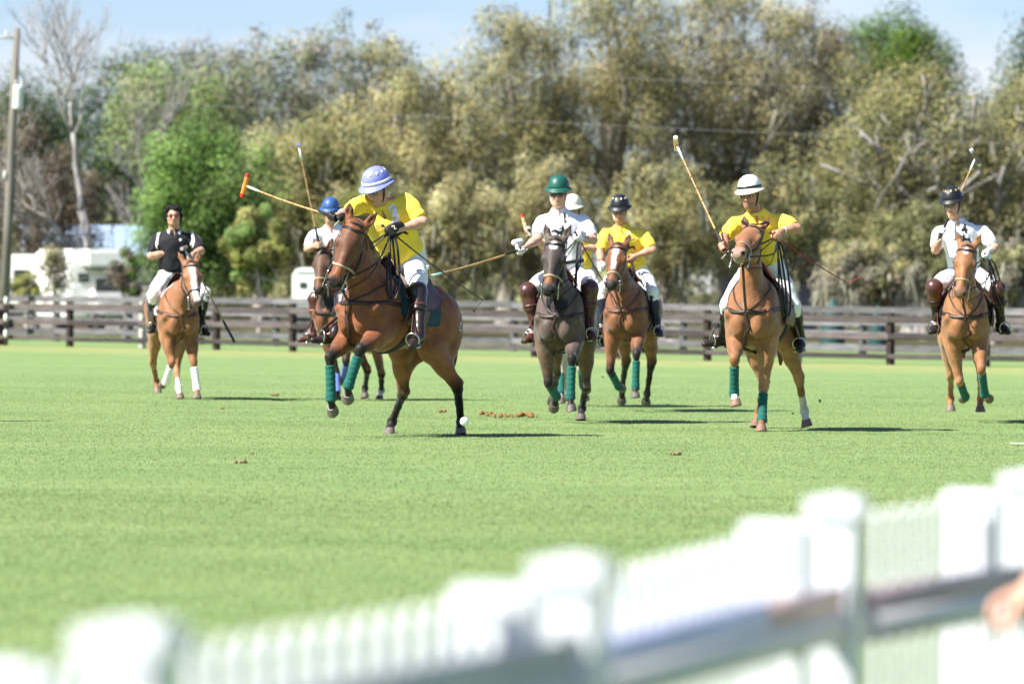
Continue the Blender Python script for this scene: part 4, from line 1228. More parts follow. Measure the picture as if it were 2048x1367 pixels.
def make_horse(D, P):
    J = D['J']
    root = empty('horse', P['label'], 'horse', None, D['loc'], (0, -radians(D['pitch']), radians(D['yaw'])), D['sc'])
    s, hf = horse_body(J, P)
    V, Q = s.mesh(P.get('vox', .0195), 1)
    col = horse_colors(V, J, P, hf)
    V = folds(V, Q, .0045, len(P['key']), np.array([0, 0, 1.]))
    coat = mat('coat_' + P['key'], attr=True, rough=P.get('rough', .55), spec=.24, noise=.30, nscale=9.0, bump=.45, bscale=26.0, sheen=.2)
    body = obj('body', mesh_np('body', V, Q, True, col), coat, root)
    bv = bvh_of(V, Q)
    a, n, l, at = hf
    # eyes
    for sd in (-1, 1):
        e = MB(); e.sphere(at(.335, -.036, sd * .082), .026)
        e.build('eye', mat('horse_eye', (.012, .008, .006), rough=.08, spec=.7), root)
    hm = mat('hoof_' + P['key'], P.get('hoof', (.10, .085, .07)), rough=.55, noise=.3, nscale=30, bump=.2, bscale=120)
    for q in ('fr', 'fl', 'hr', 'hl'):
        make_hoof(root, J[q][1], J[q][2], hm)
        wr = P.get('wraps', {}).get(q)
        if wr:
            make_wrap(root, J[q][0], J[q][1], mat('wrap_' + wr, WRAPC[wr], rough=.85, spec=.2, noise=.12, nscale=30, bump=.3, bscale=90, sheen=.2),
                      r0=.045 if q[0] == 'f' else .05, r1=.045 if q[0] == 'f' else .05)
    # tail, clipped and tied in a mud knot, hanging behind
    tb = MB()
    tp = catmull([(-.80, 0, 1.36), (-.90, 0.0, 1.30), (-.94, .01, 1.12), (-.92, .02, .86), (-.90, .02, P.get('tail_z', .70))], 4)
    tb.tube(tp, list(np.interp(np.linspace(0, 1, len(tp)), [0, .3, .7, 1], [.035, .045, .055, .012])), 10)
    tb.build('tail', mat('tail_' + P['key'], P.get('tail', (.03, .02, .015)), rough=.7, noise=.4, nscale=12, stretch=(8, 8, .6), bump=.6, bscale=20), root)
    tack(root, bv, J, P, hf)
    if 'brand' in P: brand(root, bv, P['brand'])
    return root, bv

WRAPC = {'green': (.012, .105, .085), 'white': (.80, .80, .80), 'blue': (.10, .16, .42)}

def brand(root, bv, txt):
    """white freeze brand on the left hip"""
    cu = bpy.data.curves.new('t', 'FONT'); cu.body = txt; cu.size = .11; cu.align_x = 'CENTER'
    to = bpy.data.objects.new('t', cu); COL.objects.link(to)
    me = bpy.data.meshes.new_from_object(to.evaluated_get(bpy.context.evaluated_depsgraph_get()))
    COL.objects.unlink(to); bpy.data.objects.remove(to)
    for v in me.vertices:
        p = Vector((-.66 - v.co.x, 1.0, 1.13 + v.co.y))
        loc, no, i, d = bv.ray_cast(p, Vector((0, -1, 0)))
        v.co = (loc + Vector((0, .004, 0))) if loc is not None else p
    obj('brand_mark', me, mat('brand_white', (.6, .57, .52), rough=.8), root)

def tack(root, bv, J, P, hf):
    a, n, l, at = hf
    leather = mat('leather_' + P.get('leather', 'black'), LEATHER[P.get('leather', 'black')], rough=.42, spec=.45, noise=.25, nscale=25, bump=.15, bscale=150)
    black = mat('leather_black', LEATHER['black'], rough=.42, spec=.45, noise=.25, nscale=25, bump=.15, bscale=150)
    steel = mat('steel', (.55, .55, .54), rough=.25, metal=1.0, noise=.1)
    rope = mat('noseband_rope', (.42, .31, .20), rough=.85, noise=.25, nscale=60, bump=.5, bscale=120)
    # ---- bridle
    br = empty('bridle'); br.parent = root
    ring = lambda t, tilt=0.0, ru=.16, rv=.14, u0=-.06, m=28: [at(t + tilt * cos(2 * pi * i / m), u0 + ru * cos(2 * pi * i / m), rv * sin(2 * pi * i / m)) for i in range(m)]
    mb = MB(); strap(mb, bv, ring(.70, .03), .020, .007, .003, 30, True); mb.build('noseband', rope if P.get('rope', True) else black, br)
    mb = MB()
    bp = [at(.16 - .05 * abs(v) / .09, .06 - 1.0 * v * v * 6, v) for v in np.linspace(-.098, .098, 11)]
    strap(mb, bv, bp, .024, .006, .003, 18); mb.build('browband', black, br)
    mb = MB(); strap(mb, bv, [at(.02, .10, v) for v in np.linspace(-.10, .10, 7)], .022, .005, .003, 12); mb.build('crownpiece', black, br)
    for sd in (-1, 1):
        mb = MB(); strap(mb, bv, [at(.06, -.02, sd * .12), at(.20, -.055, sd * .13), at(.45, -.085, sd * .12), at(.78, -.085, sd * .10)], .018, .005, .004, 18)
        mb.build('cheek_strap', black, br)
        mb = MB(); strap(mb, bv, [at(.05, -.05, sd * .12), at(.16, -.12, sd * .13), at(.30, -.20, sd * .08), at(.32, -.24, 0)], .014, .004, .004, 16)
        mb.build('throat_strap', black, br)
        # bit: ring and curb shank
        c = at(.80, -.088, sd * .066)
        mb = MB()
        mb.tube([c + (a * cos(t) + n * sin(t)) * .030 for t in np.linspace(0, 2 * pi, 17)], .0055, 6, caps=False)
        mb.tube([c + a * -.07 + n * .01, c, c + a * .06 - n * .045, c + a * .10 - n * .07], .006, 6)
        mb.tube([c + a * .10 - n * .07 + (a * cos(t) + n * sin(t)) * .016 for t in np.linspace(0, 2 * pi, 13)], .004, 6, caps=False)
        mb.build('bit', steel, br)
    # curb strap under the chin and standing martingale from the noseband down to the breastplate
    chest = surf(bv, (.95, 0, P.get('bz', 1.10)), (-1, 0, 0))
    mb = MB(); u = at(.72, -.17, 0)
    mid_ = 0.5 * (np.array(u) + chest) + np.array([.02, 0, -.01])
    hang = catmull([u, mid_, chest], 8)
    strap(mb, bv, hang, .026, .005, .0, 20, snap=False); mb.build('martingale', leather, br)
    mb = MB(); strap(mb, bv, [at(.86, -.09, -.05), at(.86, -.14, 0), at(.86, -.09, .05)], .014, .004, .003, 10); mb.build('curb_strap', black, br)
    # ---- breastplate: two straps from the chest to the saddle, one down between the forelegs
    bp = empty('breastplate'); bp.parent = root
    for sd in (-1, 1):
        mb = MB(); pts = [chest + np.array([.02, 0, 0]), (.68, sd * .13, P.get('bz', 1.10) + .01), (.52, sd * .26, P.get('bz', 1.10) + .05), (.26, sd * .36, P.get('bz', 1.10) + .08)]
        strap(mb, bv, pts, .038, .006, .003, 26); mb.build('strap', leather, bp)
        mb = MB(); strap(mb, bv, [chest + np.array([.02, 0, 0]), (.62, sd * .14, 1.24), (.46, sd * .20, 1.38), (.30, sd * .16, 1.50)], .018, .005, .003, 20); mb.build('neck_strap', leather, bp)
    mb = MB(); strap(mb, bv, [chest, (.84, 0, 1.0), (.76, 0, .88), (.58, 0, .76), (.40, 0, .72), (.22, 0, .72)], .034, .006, .003, 26); mb.build('girth_strap', leather, bp)
    # ---- saddle pad and saddle over the back, girth under the belly
    def patch(x0, x1, fz, off, thick, nx=16, na=26, zb=1.12, edge=.0):
        V = []; F = []
        for i in range(nx + 1):
            x = x0 + (x1 - x0) * i / nx
            for j in range(na + 1):
                w = -1 + 2 * j / na
                ang = w * fz(x)
                d = np.array([0, sin(ang), cos(ang)])
                loc = surf(bv, np.array([x, 0, zb]) + d * .8, -d)
                o = off(x, w)
                V.append(loc + d * o); V.append(loc + d * (o + thick))
        idx = lambda i, j, t: (i * (na + 1) + j) * 2 + t
        for i in range(nx):
            for j in range(na):
                F.append((idx(i, j, 1), idx(i + 1, j, 1), idx(i + 1, j + 1, 1), idx(i, j + 1, 1)))
                F.append((idx(i, j, 0), idx(i, j + 1, 0), idx(i + 1, j + 1, 0), idx(i + 1, j, 0)))
        for i in range(nx):
            for j in (0, na):
                F.append((idx(i, j, 0), idx(i + 1, j, 0), idx(i + 1, j, 1), idx(i, j, 1)))
        for j in range(na):
            for i in (0, nx):
                F.append((idx(i, j, 0), idx(i, j, 1), idx(i, j + 1, 1), idx(i, j + 1, 0)))
        mb = MB(); mb.add(V, F); return mb
    pad_m = mat('pad_' + P.get('pad', 'teal'), PADC[P.get('pad', 'teal')], rough=.9, noise=.2, nscale=40, bump=.3, bscale=80)
    sad = empty('saddle'); sad.parent = root
    patch(-.30, .28, lambda x: 1.60 + .15 * sin((x + .30) / .58 * pi), lambda x, w: .004, .018).build('saddle_pad', pad_m, sad)
    sm = mat('saddle_leather_' + P.get('saddle', 'brown'), LEATHER[P.get('saddle', 'brown')], rough=.38, spec=.45, noise=.2, nscale=15, bump=.12, bscale=120)
    def soff(x, w):
        t = (x + .32) / .56
        c = math.exp(-(w / .33) ** 2)
        return .028 + c * (.02 + .085 * max(0, .32 - t) / .32 + .075 * max(0, t - .72) / .28)
    patch(-.32, .24, lambda x: 1.30 - .9 * abs((x + .02) / .30) ** 3 * .55, soff, .022).build('seat', sm, sad)
    # flaps
    for sd in (-1, 1):
        V = []; F = []
        nx, na = 8, 10
        for i in range(nx + 1):
            for j in range(na + 1):
                ang = sd * (0.85 + 1.05 * j / na)
                x = .02 + (-.13 + .30 * i / nx) + .08 * (j / na)
                d = np.array([0, sin(ang), cos(ang)])
                loc = surf(bv, np.array([x, 0, 1.12]) + d * .8, -d)
                V.append(loc + d * .035)
        for i in range(nx):
            for j in range(na):
                q = (i * (na + 1) + j, (i + 1) * (na + 1) + j, (i + 1) * (na + 1) + j + 1, i * (na + 1) + j + 1)
                F.append(q if sd < 0 else q[::-1])
        mb = MB(); mb.add(V, F); o = mb.build('flap', sm, sad)
        so = o.modifiers.new('thick', 'SOLIDIFY'); so.thickness = .008
    mb = MB(); strap(mb, bv, [(.10, .40 * sin(t), 1.12 - .50 * cos(t)) for t in np.linspace(-1.7, 1.7, 15)], .085, .010, .004, 34); mb.build('girth', mat('girth', (.03, .03, .035), rough=.8, noise=.2), sad)
    # stirrups hang from the saddle to the rider's feet
    for k, sd in (('r', -1), ('l', 1)):
        A = np.array(J['a' + k]); tdir = np.array(J['toe' + k])
        ball = A + tdir * .115 + np.array([0, 0, -.085])
        top = surf(bv, (.08, sd * .8, 1.36), (0, -sd, 0)) + np.array([0, sd * .045, 0])
        st = empty('stirrup'); st.parent = root
        mb = MB(); Fm = frame(tdir, (0, 1., 0)); lt = nrm(Fm[:, 1]); upv = nrm(np.cross(tdir, lt)); upv = upv if upv[2] > 0 else -upv
        bt = ball + upv * -.02
        arc = [bt + lt * .062 * sin(t) + upv * (.062 * .0 + .135 * (0.5 + 0.5 * cos(t)) ** .8) for t in np.linspace(-pi * .88, pi * .88, 25)]
        mb.tube(arc, .0075, 8)
        mb.box(bt + upv * .004, (.045, .12, .012), Matrix(np.stack([nrm(tdir), lt, upv], 1).tolist()))
        mb.build('iron', steel, st)
        mb = MB(); e = bt + upv * .135
        strap(mb, bv, [top, 0.5 * (top + e) + np.array([0, sd * .01, 0]), e], .028, .006, .0, 10, snap=False); mb.build('stirrup_leather', mat('leather_' + P.get('sleather', 'brown'), LEATHER[P.get('sleather', 'brown')], rough=.42, spec=.45, noise=.25, nscale=25, bump=.15, bscale=150), st)
    # ---- reins: from the bit to the rider's left hand, with the slack loop hanging from it
    re = empty('reins'); re.parent = root
    hand = np.array(J['rein'])
    for sd in (-1, 1):
        for q, (tt, uu) in enumerate(((.80, -.09), (.96, -.16))):
            c = at(tt, uu, sd * .072)
            mid_ = 0.5 * (c + hand) + np.array([.0, sd * (.10 if q == 0 else .07), -.06 - .05 * q])
            pts = catmull([c, mid_, hand + np.array([0, sd * .01, -.01 * q])], 10)
            mb = MB(); mb.tube(pts, .008 if q == 0 else .0055, 6); mb.build('rein', black, re)
    lp = P.get('loop', .55)
    if lp > 0:
        o = np.array(P.get('loop_dir', (0.02, .14, 0)))
        for q, w in enumerate((0.0, .35)):
            pts = catmull([hand, hand + o * (.4 + w) + np.array([0, 0, -.2 * lp]), hand + o * (1 + w) + np.array([0, 0, -.75 * lp]), hand + o * (.9 + w) + np.array([.03, 0, -lp]), hand + o * (.5 + w) + np.array([.05, 0, -.75 * lp]), hand + o * .2 + np.array([.02, 0, -.2 * lp]), hand], 6)
            mb = MB(); mb.tube(pts, .0105, 6); mb.build('rein_end', black, re)

def surf(bv, p, d):
    loc, no, i, dist = bv.ray_cast(Vector(p), Vector(d))
    if loc is None:
        loc, no, i, dist = bv.find_nearest(Vector(p))
    return np.array(loc)

LEATHER = {'black': (.012, .010, .010), 'brown': (.085, .035, .020), 'dark': (.035, .018, .014), 'tan': (.20, .09, .045)}
PADC = {'dteal': (.018, .060, .080), 'teal': (.05, .16, .22), 'black': (.015, .015, .018), 'white': (.75, .75, .74), 'navy': (.02, .03, .07)}

# ------------------------------------------------------------------ riders
def rod(v, ax, ang):
    ax = nrm(ax); return v * cos(ang) + np.cross(ax, v) * sin(ang) + ax * (ax @ v) * (1 - cos(ang))

def head_sdf(s, c, f, u, l, nb, big=1.0):
    R = np.stack([f, u, l], 1)
    at = lambda x, y, z: c + f * x + u * y + l * z
    s.ell(at(-.015, .030, 0), (.098, .092, .077), R, k=.03)
    s.ell(at(.018, -.035, 0), (.076, .088, .066), R, k=.03)
    s.ell(at(.048, -.094, 0), (.034, .026, .036), R, k=.03)
    for sd in (-1, 1):
        s.cone(at(-.005, -.070, sd * .052), at(.045, -.098, sd * .022), .022, .020, k=.03)
        s.ell(at(.060, -.028, sd * .038), (.030, .026, .026), R, k=.025)
        s.ell(at(.098, .000, sd * .032), (.020, .014, .019), R, k=.012, sub=True)
        s.ell(at(-.008, -.012, sd * .077), (.026, .034, .011), R, k=.01)
    s.ell(at(.088, .021, 0), (.016, .010, .050), R, k=.012)
    s.cone(at(.092, .006, 0), at(.118, -.036, 0), .011, .016, k=.012)
    s.ell(at(.104, -.042, 0), (.014, .010, .019), R, k=.01)
    s.ell(at(.088, -.062, 0), (.012, .006, .023), R, k=.008)
    s.ell(at(.086, -.075, 0), (.012, .007, .020), R, k=.008)
    s.cone(nb + u * .0 + f * .0, at(-.022, -.06, 0), .074, .062, k=.03)
    return at

def hand_sdf(s, g, w, c, side, r=1.0, k=.008):
    """closed hand round a handle: c grip centre, g handle axis (thumb end), w towards the wrist"""
    e1 = nrm(g); e2 = nrm(w - e1 * (w @ e1)); e3 = np.cross(e1, e2) * side
    at = lambda a, b, d: c + e1 * a + e2 * b + e3 * d
    s.ell(at(0, .045, .020), (.043 * r, .046 * r, .018 * r), np.stack([e1, e2, e3], 1), k=.012)
    s.ell(at(.0, .010, .030), (.042 * r, .026 * r, .014 * r), np.stack([e1, e2, e3], 1), k=.012)
    for i, x in enumerate((.032, .011, -.010, -.030)):
        L = (1.0, 1.06, 1.0, .86)[i]
        p = [at(x, .000, .034), at(x, -.034 * L, .022), at(x, -.034 * L, -.010), at(x, -.006, -.024 * L)]
        s.chain(p, [.0112 * r, .0104 * r, .0096 * r, .0085 * r], k=.005)
    s.chain([at(.022, .060, .004), at(.050, .030, -.014), at(.046, -.004, -.026), at(.030, -.026, -.026)], [.017 * r, .0125 * r, .011 * r, .0095 * r], k=.010)
    return at(-.0, .085, .012)

def make_rider(D, R):
    J = {k: (np.array(v) if k[0] in 'npseahktf' and not isinstance(v[0], list) else v) for k, v in D['J'].items()}
    root = empty('person', R['label'], 'person', None, D['loc'], (0, -radians(D['pitch']), radians(D['yaw'])), D['sc'])
    pel, nb, hd = J['pel'], J['nb'], J['head']
    # ---- frames
    tx = nrm(nb - pel)
    lat = nrm(J['shl'] - J['shr']); lat = nrm(lat - tx * (lat @ tx)); fr = np.cross(lat, tx)
    TR = np.stack([fr, lat, tx], 1)
    f = nrm(J['face']); upw = nrm(nrm(hd - nb) * .6 + np.array([0, 0, 1.]))
    l = nrm(np.cross(upw, f)); u = np.cross(f, l)
    hd = hd + u * R.get('hup', 0.0)
    L = np.linalg.norm(nb - pel)
    skin = R.get('skin', (.54, .30, .21))
    # ---- hands
    gr = nrm(np.array(R['grip_r'])) if 'grip_r' in R else np.array([.3, 0, 1.])
    gl = nrm(np.array(R.get('grip_l', (.45, -.55, .6))))
    hands = {}
    for k, side, g in (('r', 1, gr), ('l', -1, gl)):
        wv = nrm(J['e' + k] - J['hand' + k])
        hands[k] = (g, wv, J['hand' + k], side)
    # ---- body: one continuous skin surface
    s = SDF()
    at = head_sdf(s, hd, f, u, l, nb - u * .03)
    s.ell(pel + tx * L * .30, (.095, .135, .17), TR, k=.05)
    s.ell(pel + tx * L * .70, (.10, .145, .18), TR, k=.05)
    s.cone(J['shr'] - tx * .045, J['shl'] - tx * .045, .045, .045, k=.05)
    s.ell(pel, (.10, .14, .10), TR, k=.05)
    wrists = {}
    for k in 'rl':
        sh, el, ha = J['sh' + k], J['e' + k], J['hand' + k]
        g, wv, c, side = hands[k]
        if R.get('glove_' + k):
            wr = c + nrm(el - c) * .08
            s.cone(wr, c + nrm(el - c) * .03, .026, .028, k=.02)
        else:
            wr = hand_sdf(s, g, wv, c, side, 1.0, .008)
        wrists[k] = wr
        s.cone(sh - tx * .02, el, .050, .042, k=.03)
        ed = nrm(wr - el)
        s.cone(el, el + ed * .09, .043, .045, k=.03)
        s.cone(el + ed * .08, wr, .045, .027, k=.02)
        hip = pel + np.array([0, .10 if k == 'l' else -.10, -.03])
        s.cone(hip, J['k' + k], .085, .055, k=.05)
        s.cone(J['k' + k], J['a' + k], .050, .036, k=.03)
        s.cone(J['a' + k], J['a' + k] + np.array(J['toe' + k]) * .15 + np.array([0, 0, -.06]), .034, .026, k=.02)
    V, Q = s.mesh(R.get('vox', .0125), 1)
    C = np.tile(np.array(skin), (len(V), 1))
    q = V - hd; x, y, z = q @ f, q @ u, q @ l
    onh = (np.linalg.norm(q, axis=1) < .19)
    def mix(col, w):
        nonlocal C
        C = C * (1 - w[:, None]) + np.array(col) * w[:, None]
    hair = R.get('hair', (.05, .032, .022))
    mix(hair, onh * np.clip(sstep(x, .035, .015) * sstep(y, -.055, -.03) + sstep(y, .06, .075), 0, 1) * (np.abs(z) < .074))
    mix((.42, .15, .12), onh * (np.hypot((y + .069) / .013, z / .024) < 1) * (x > .07) * .75)                    # lips
    mix(hair, onh * (np.abs(y - .023) < .0095) * (np.abs(np.abs(z) - .034) < .019) * (x > .06) * .8)     # brows
    mix((.60, .24, .18), onh * .35 * (np.hypot((y + .025) / .03, (np.abs(z) - .045) / .025) < 1) * (x > .03))   # cheeks
    mix((.26, .12, .08), onh * .6 * (np.hypot((y - .002) / .016, (np.abs(z) - .032) / .024) < 1) * (x > .05))   # eye hollows
    if 'beard' in R:
        mix(R['beard'], onh * .55 * sstep(y, -.045, -.062) * (x > -.02) * (np.hypot((y + .069) / .014, z / .026) > 1) + 0 * x)
    skin_m = mat('skin', attr=True, rough=.5, spec=.35, noise=.08, nscale=40, bump=.08, bscale=200)
    obj('body', mesh_np('body', V, Q, True, C), skin_m, root)
    for sd in (-1, 1):
        e = MB(); e.sphere(at(.083, .001, sd * .031), .0115); e.build('eye', mat('eye_white', (.55, .52, .48), rough=.15), root)
        e = MB(); e.sphere(at(.0905, .000, sd * .031), (.0078, .0078, .0078)); e.build('iris', mat('iris', (.02, .014, .01), rough=.1), root)
    # ---- shirt
    s = SDF(); W_ = R.get('wide', 1.04)
    s.ell(pel + tx * L * .16 + fr * .01, (.135 * W_, .172 * W_, .13), TR, k=.05)
    s.ell(pel + tx * L * .42 + fr * .012, (.138 * W_ * R.get('belly', 1.0), .176 * W_, .17), TR, k=.06)
    s.ell(pel + tx * L * .68 + fr * .015, (.140 * W_, .190 * W_, .17), TR, k=.06)
    for k, sd in (('r', -1), ('l', 1)):
        s.cone(nb - tx * .035, J['sh' + k] - tx * .045 - lat * sd * .025, .060, .060, k=.05)
    s.cone(nb - tx * .10, nb + tx * .005, .105, .070, k=.06)
    for k in 'rl':
        sh, el = J['sh' + k] - tx * .035, J['e' + k]
        ad = nrm(el - sh); la = np.linalg.norm(el - sh)
        s.cone(sh + ad * .02, sh + ad * .12, .072, .073, k=.07)
        s.cone(sh + ad * .08, sh + ad * la * R.get('sleeve', .74), .069, .067, k=.03)
        s.cone(sh + ad * la * (R.get('sleeve', .74) + .03), sh + ad * (la * R.get('sleeve', .74) + .12), .047, .047, k=.012, sub=True)
    s.cone(nb + tx * .012, nb + tx * .12, .060, .075, k=.012, sub=True)
    s.ell(nb - tx * .04 + fr * .10, (.035, .014, .06), TR, k=.01, sub=True)
    V, Q = s.mesh(R.get('svox', .0128), 1)
    V = folds(V, Q, .012, R.get('seed', 1), tx)
    cm = mat('jersey_' + R['shirt'], SHIRT[R['shirt']], rough=.75, spec=.25, noise=.06, nscale=6, bump=.25, bscale=28, sheen=.15, trans=.06)
    shirt = obj('shirt', mesh_np('shirt', V, Q, True), cm, root)
    sbv = bvh_of(V, Q)
    # collar: two turned-down wings round the neck
    mb = MB()
    cc = R.get('collar', R['shirt'])
    for sd in (-1, 1):
        ring = []
        for t in np.linspace(.0, 1, 9):
            an = t * 2.55
            ring.append((an, .066 + .012 * t))
        VV = []; FF = []
        for i, (an, rr) in enumerate(ring):
            d = -fr * cos(an) + lat * sd * sin(an)
            t = i / 8.0
            p0 = nb + tx * (.022 - .045 * t) + d * (rr * 1.03) + fr * .018 * t
            p1 = p0 + tx * .020 * (1 - .6 * t) + d * .008
            p2 = p1 + d * .022 - tx * (.034 + .030 * t) + lat * sd * .012 * t
            VV += [p0, p1, p2]
        for i in range(8):
            for j in (0, 1):
                a_ = i * 3 + j
                FF.append((a_, a_ + 1, a_ + 4, a_ + 3) if sd > 0 else (a_, a_ + 3, a_ + 4, a_ + 1))
        mb.add(VV, FF)
    co = mb.build('collar', mat('jersey_' + cc, SHIRT[cc], rough=.75, spec=.25), shirt)
    so = co.modifiers.new('thick', 'SOLIDIFY'); so.thickness = .005
    # ---- breeches
    s = SDF()
    s.ell(pel + tx * .02, (.122 * R.get('wide', 1.0), .156 * R.get('wide', 1.0), .13), TR, k=.05)
    s.ell(pel - fr * .05 - np.array([0, 0, .04]), (.12, .15, .10), TR, k=.05)
    for k, sd in (('r', -1), ('l', 1)):
        hip = pel + np.array([0, sd * .095, -.03]); kn = J['k' + k]
        s.cone(hip, hip * .45 + kn * .55, .108, .098, k=.05)
        s.cone(hip * .45 + kn * .55, kn, .098, .072, k=.03)
        s.cone(kn, kn * .8 + J['a' + k] * .2, .068, .064, k=.02)
    V, Q = s.mesh(.0155, 1)
    V = folds(V, Q, .010, R.get('seed', 1) + 9, np.array([0, 0, 1.]))
    obj('breeches', mesh_np('breeches', V, Q, True), mat('breeches', (.80, .80, .81), rough=.8, spec=.2, noise=.05, nscale=8, bump=.2, bscale=30, sheen=.1), root)
    if R.get('belt'):
        mb = MB(); ring = [pel + tx * .095 + (fr * .132 * cos(t) + lat * .160 * sin(t)) for t in np.linspace(0, 2 * pi, 25)[:-1]]
        strap(mb, sbv, ring, .035, .006, .006, 40, True); mb.build('belt', mat('leather_black', LEATHER['black']), root)
    # ---- boots and knee guards
    bc = R.get('boot', 'dark')
    bm_ = mat('boot_' + bc, BOOT[bc], rough=.38, spec=.35, noise=.2, nscale=12, bump=.06, bscale=60, coat=.06)
    for k, sd in (('r', -1), ('l', 1)):
        kn, an = J['k' + k], J['a' + k]; td = np.array(J['toe' + k])
        s = SDF()
        sd_ = nrm(an - kn); ls = np.linalg.norm(an - kn)
        back = nrm(np.cross(np.cross(sd_, td), sd_)); back = -back if back @ td > 0 else back
        s.cone(kn + sd_ * .05, kn + sd_ * ls * .42 + back * .012, .066, .063, k=.03)
        s.cone(kn + sd_ * ls * .42 + back * .012, an - sd_ * .04, .063, .045, k=.03)
        s.cone(an - sd_ * .05, an + sd_ * .03, .046, .044, k=.03)
        ft = an + np.array([0, 0, -.035])
        lt = nrm(np.cross(td, (0, 0, 1.)))
        s.cone(ft - td * .035, ft + td * .10 + np.array([0, 0, -.022]), .052, .047, k=.03)
        s.cone(ft + td * .09 + np.array([0, 0, -.022]), ft + td * .20 + np.array([0, 0, -.032]), .050, .037, k=.03, w=np.array([0, 0, 1.]), f=.75)
        s.cone(ft - td * .045 + np.array([0, 0, -.02]), ft - td * .045 + np.array([0, 0, -.048]), .042, .042, k=.01)
        V, Q = s.mesh(.0115, 1)
        bo = obj('boot', mesh_np('boot', V, Q, True), bm_, root)
        mb = MB()      # sole
        Rm = np.stack([td, lt, np.cross(lt, td) * -1], 1)
        n = 18; VV = []
        upn = nrm(np.cross(lt, td)); upn = upn if upn[2] > 0 else -upn
        for h_ in (0, 1):
            for j in range(n):
                t = 2 * pi * j / n
                VV.append(ft + td * (.068 + .150 * cos(t)) + lt * .050 * sin(t) * (1 - .12 * cos(t)) + np.array([0, 0, -.020]) - upn * (.026 + .012 * h_))
        FF = [(j, (j + 1) % n, n + (j + 1) % n, n + j) for j in range(n)] + [tuple(range(n)), tuple(range(n, 2 * n))[::-1]]
        mb.add(VV, FF); mb.build('sole', mat('boot_sole', (.02, .016, .014), rough=.7), bo, smooth='auto')
        gc = R.get('guard')
        if gc:
            s = SDF()
            th = nrm(kn - (pel + np.array([0, sd * .095, -.03])))
            fw_ = -back
            s.cone(kn - th * .07, kn + fw_ * .006, .088, .086, k=.03)
            s.cone(kn + fw_ * .006, kn + sd_ * .17, .084, .074, k=.03)
            s.cone(kn + sd_ * .13, kn + sd_ * .19, .078, .077, k=.01)
            s.ell(kn + fw_ * .055 + sd_ * .01, (.045, .045, .055), k=.02)
            s.cut(kn - th * .055, -th)
            s.cut(kn + sd_ * .205, sd_)
            V, Q = s.mesh(.011, 1)
            gd = obj('knee_guard', mesh_np('knee_guard', V, Q, True), mat('guard_' + gc, BOOT[gc], rough=.33, spec=.5, noise=.25, nscale=14, bump=.1, bscale=60, coat=.08), root)
            gbv = bvh_of(V, Q)
            ax = nrm(np.cross(sd_, fw_))
            for (dd, wd) in ((.155, .028),):
                mb = MB(); ring = [kn + sd_ * dd + (fw_ * cos(t) + ax * sin(t)) * .11 for t in np.linspace(0, 2 * pi, 25)[:-1]]
                strap(mb, gbv, ring, wd, .005, .002, 30, True); mb.build('guard_strap', mat('guard_strap_' + R.get('gstrap', 'dark'), BOOT[R.get('gstrap', 'dark')], rough=.4), gd)
            mb = MB(); ring = [kn + fw_ * .16 + (sd_ * cos(t) + ax * sin(t)) * .036 for t in np.linspace(0, 2 * pi, 21)[:-1]]
            strap(mb, gbv, ring, .008, .004, .001, 26, True); mb.build('guard_seam', mat('guard_' + gc, BOOT[gc]), gd)
    # ---- gloves
    for k in 'rl':
        gc = R.get('glove_' + k)
        if gc:
            g, wv, c, side = hands[k]
            s = SDF()
            wr = hand_sdf(s, g, wv, c, side, 1.05, .008)
            ed = nrm(J['e' + k] - wr)
            s.cone(wr - ed * .035, wr + ed * .035, .033, .036, k=.015)
            V, Q = s.mesh(.0065, 1)
            go = obj('glove', mesh_np('glove', V, Q, True), mat('glove_' + gc, BOOT[gc], rough=.5, spec=.35, noise=.1, nscale=30, bump=.2, bscale=90), root)
            if gc == 'black' or R.get('gloveback'):
                e1 = nrm(g); e2 = nrm(wv - e1 * (wv @ e1)); e3 = np.cross(e1, e2) * side
                gbv = bvh_of(V, Q)
                mb = MB(); strap(mb, gbv, [c + e2 * b + e1 * a + e3 * .08 for a, b in ((.03, .02), (.012, .045), (-.012, .02), (-.03, .045))], .008, .003, .001, 12)
                mb.build('glove_trim', mat('glove_trim_' + R.get('trim', 'tan'), BOOT[R.get('trim', 'tan')], rough=.5), go)
        if R.get('band_' + k):
            wr = wrists[k]; ed = nrm(J['e' + k] - wr)
            mb = MB(); p = wr + ed * .03
            mb.tube([p, p + ed * R.get('bandw', .05)], .034, 14); mb.build('wristband', mat('band_' + R['band_' + k], BOOT[R['band_' + k]], rough=.8), root)
    # ---- head wear
    if 'helmet' in R: make_helmet(root, hd, f, u, l, R)
    if R.get('longhair'):
        s = SDF(); rng = random.Random(5)
        Rm = np.stack([f, u, l], 1)
        s.ell(at(-.03, .05, 0), (.098, .085, .090), Rm, k=.03)
        for i in range(70):
            th_ = rng.uniform(-pi, pi); ph = rng.uniform(-.5, 1.25)
            d = f * cos(th_) * cos(ph) + l * sin(th_) * cos(ph) + u * sin(ph)
            if d @ f > .55 and d @ u < .75: continue
            p = at(-.025, .025, 0) + d * rng.uniform(.088, .112) * np.array([1, 1, 1])
            s.ell(p, (rng.uniform(.018, .03),) * 3, k=.012)
        for sd in (-1, 1):
            for y in (.03, 0.0, -.03, -.055):
                s.ell(at(-.015 - (.02 if y < 0 else 0), y, sd * (.088 + rng.uniform(-.004, .01))), (.026, .024, .018), k=.015)
        s.ell(at(.055, .088, .03), (.04, .022, .05), Rm, k=.02)
        V, Q = s.mesh(.007, 0)
        obj('hair', mesh_np('hair', V, Q, True), mat('hair_black', (.010, .009, .009), rough=.7, spec=.15, noise=.3, nscale=30, bump=.5, bscale=70), root)
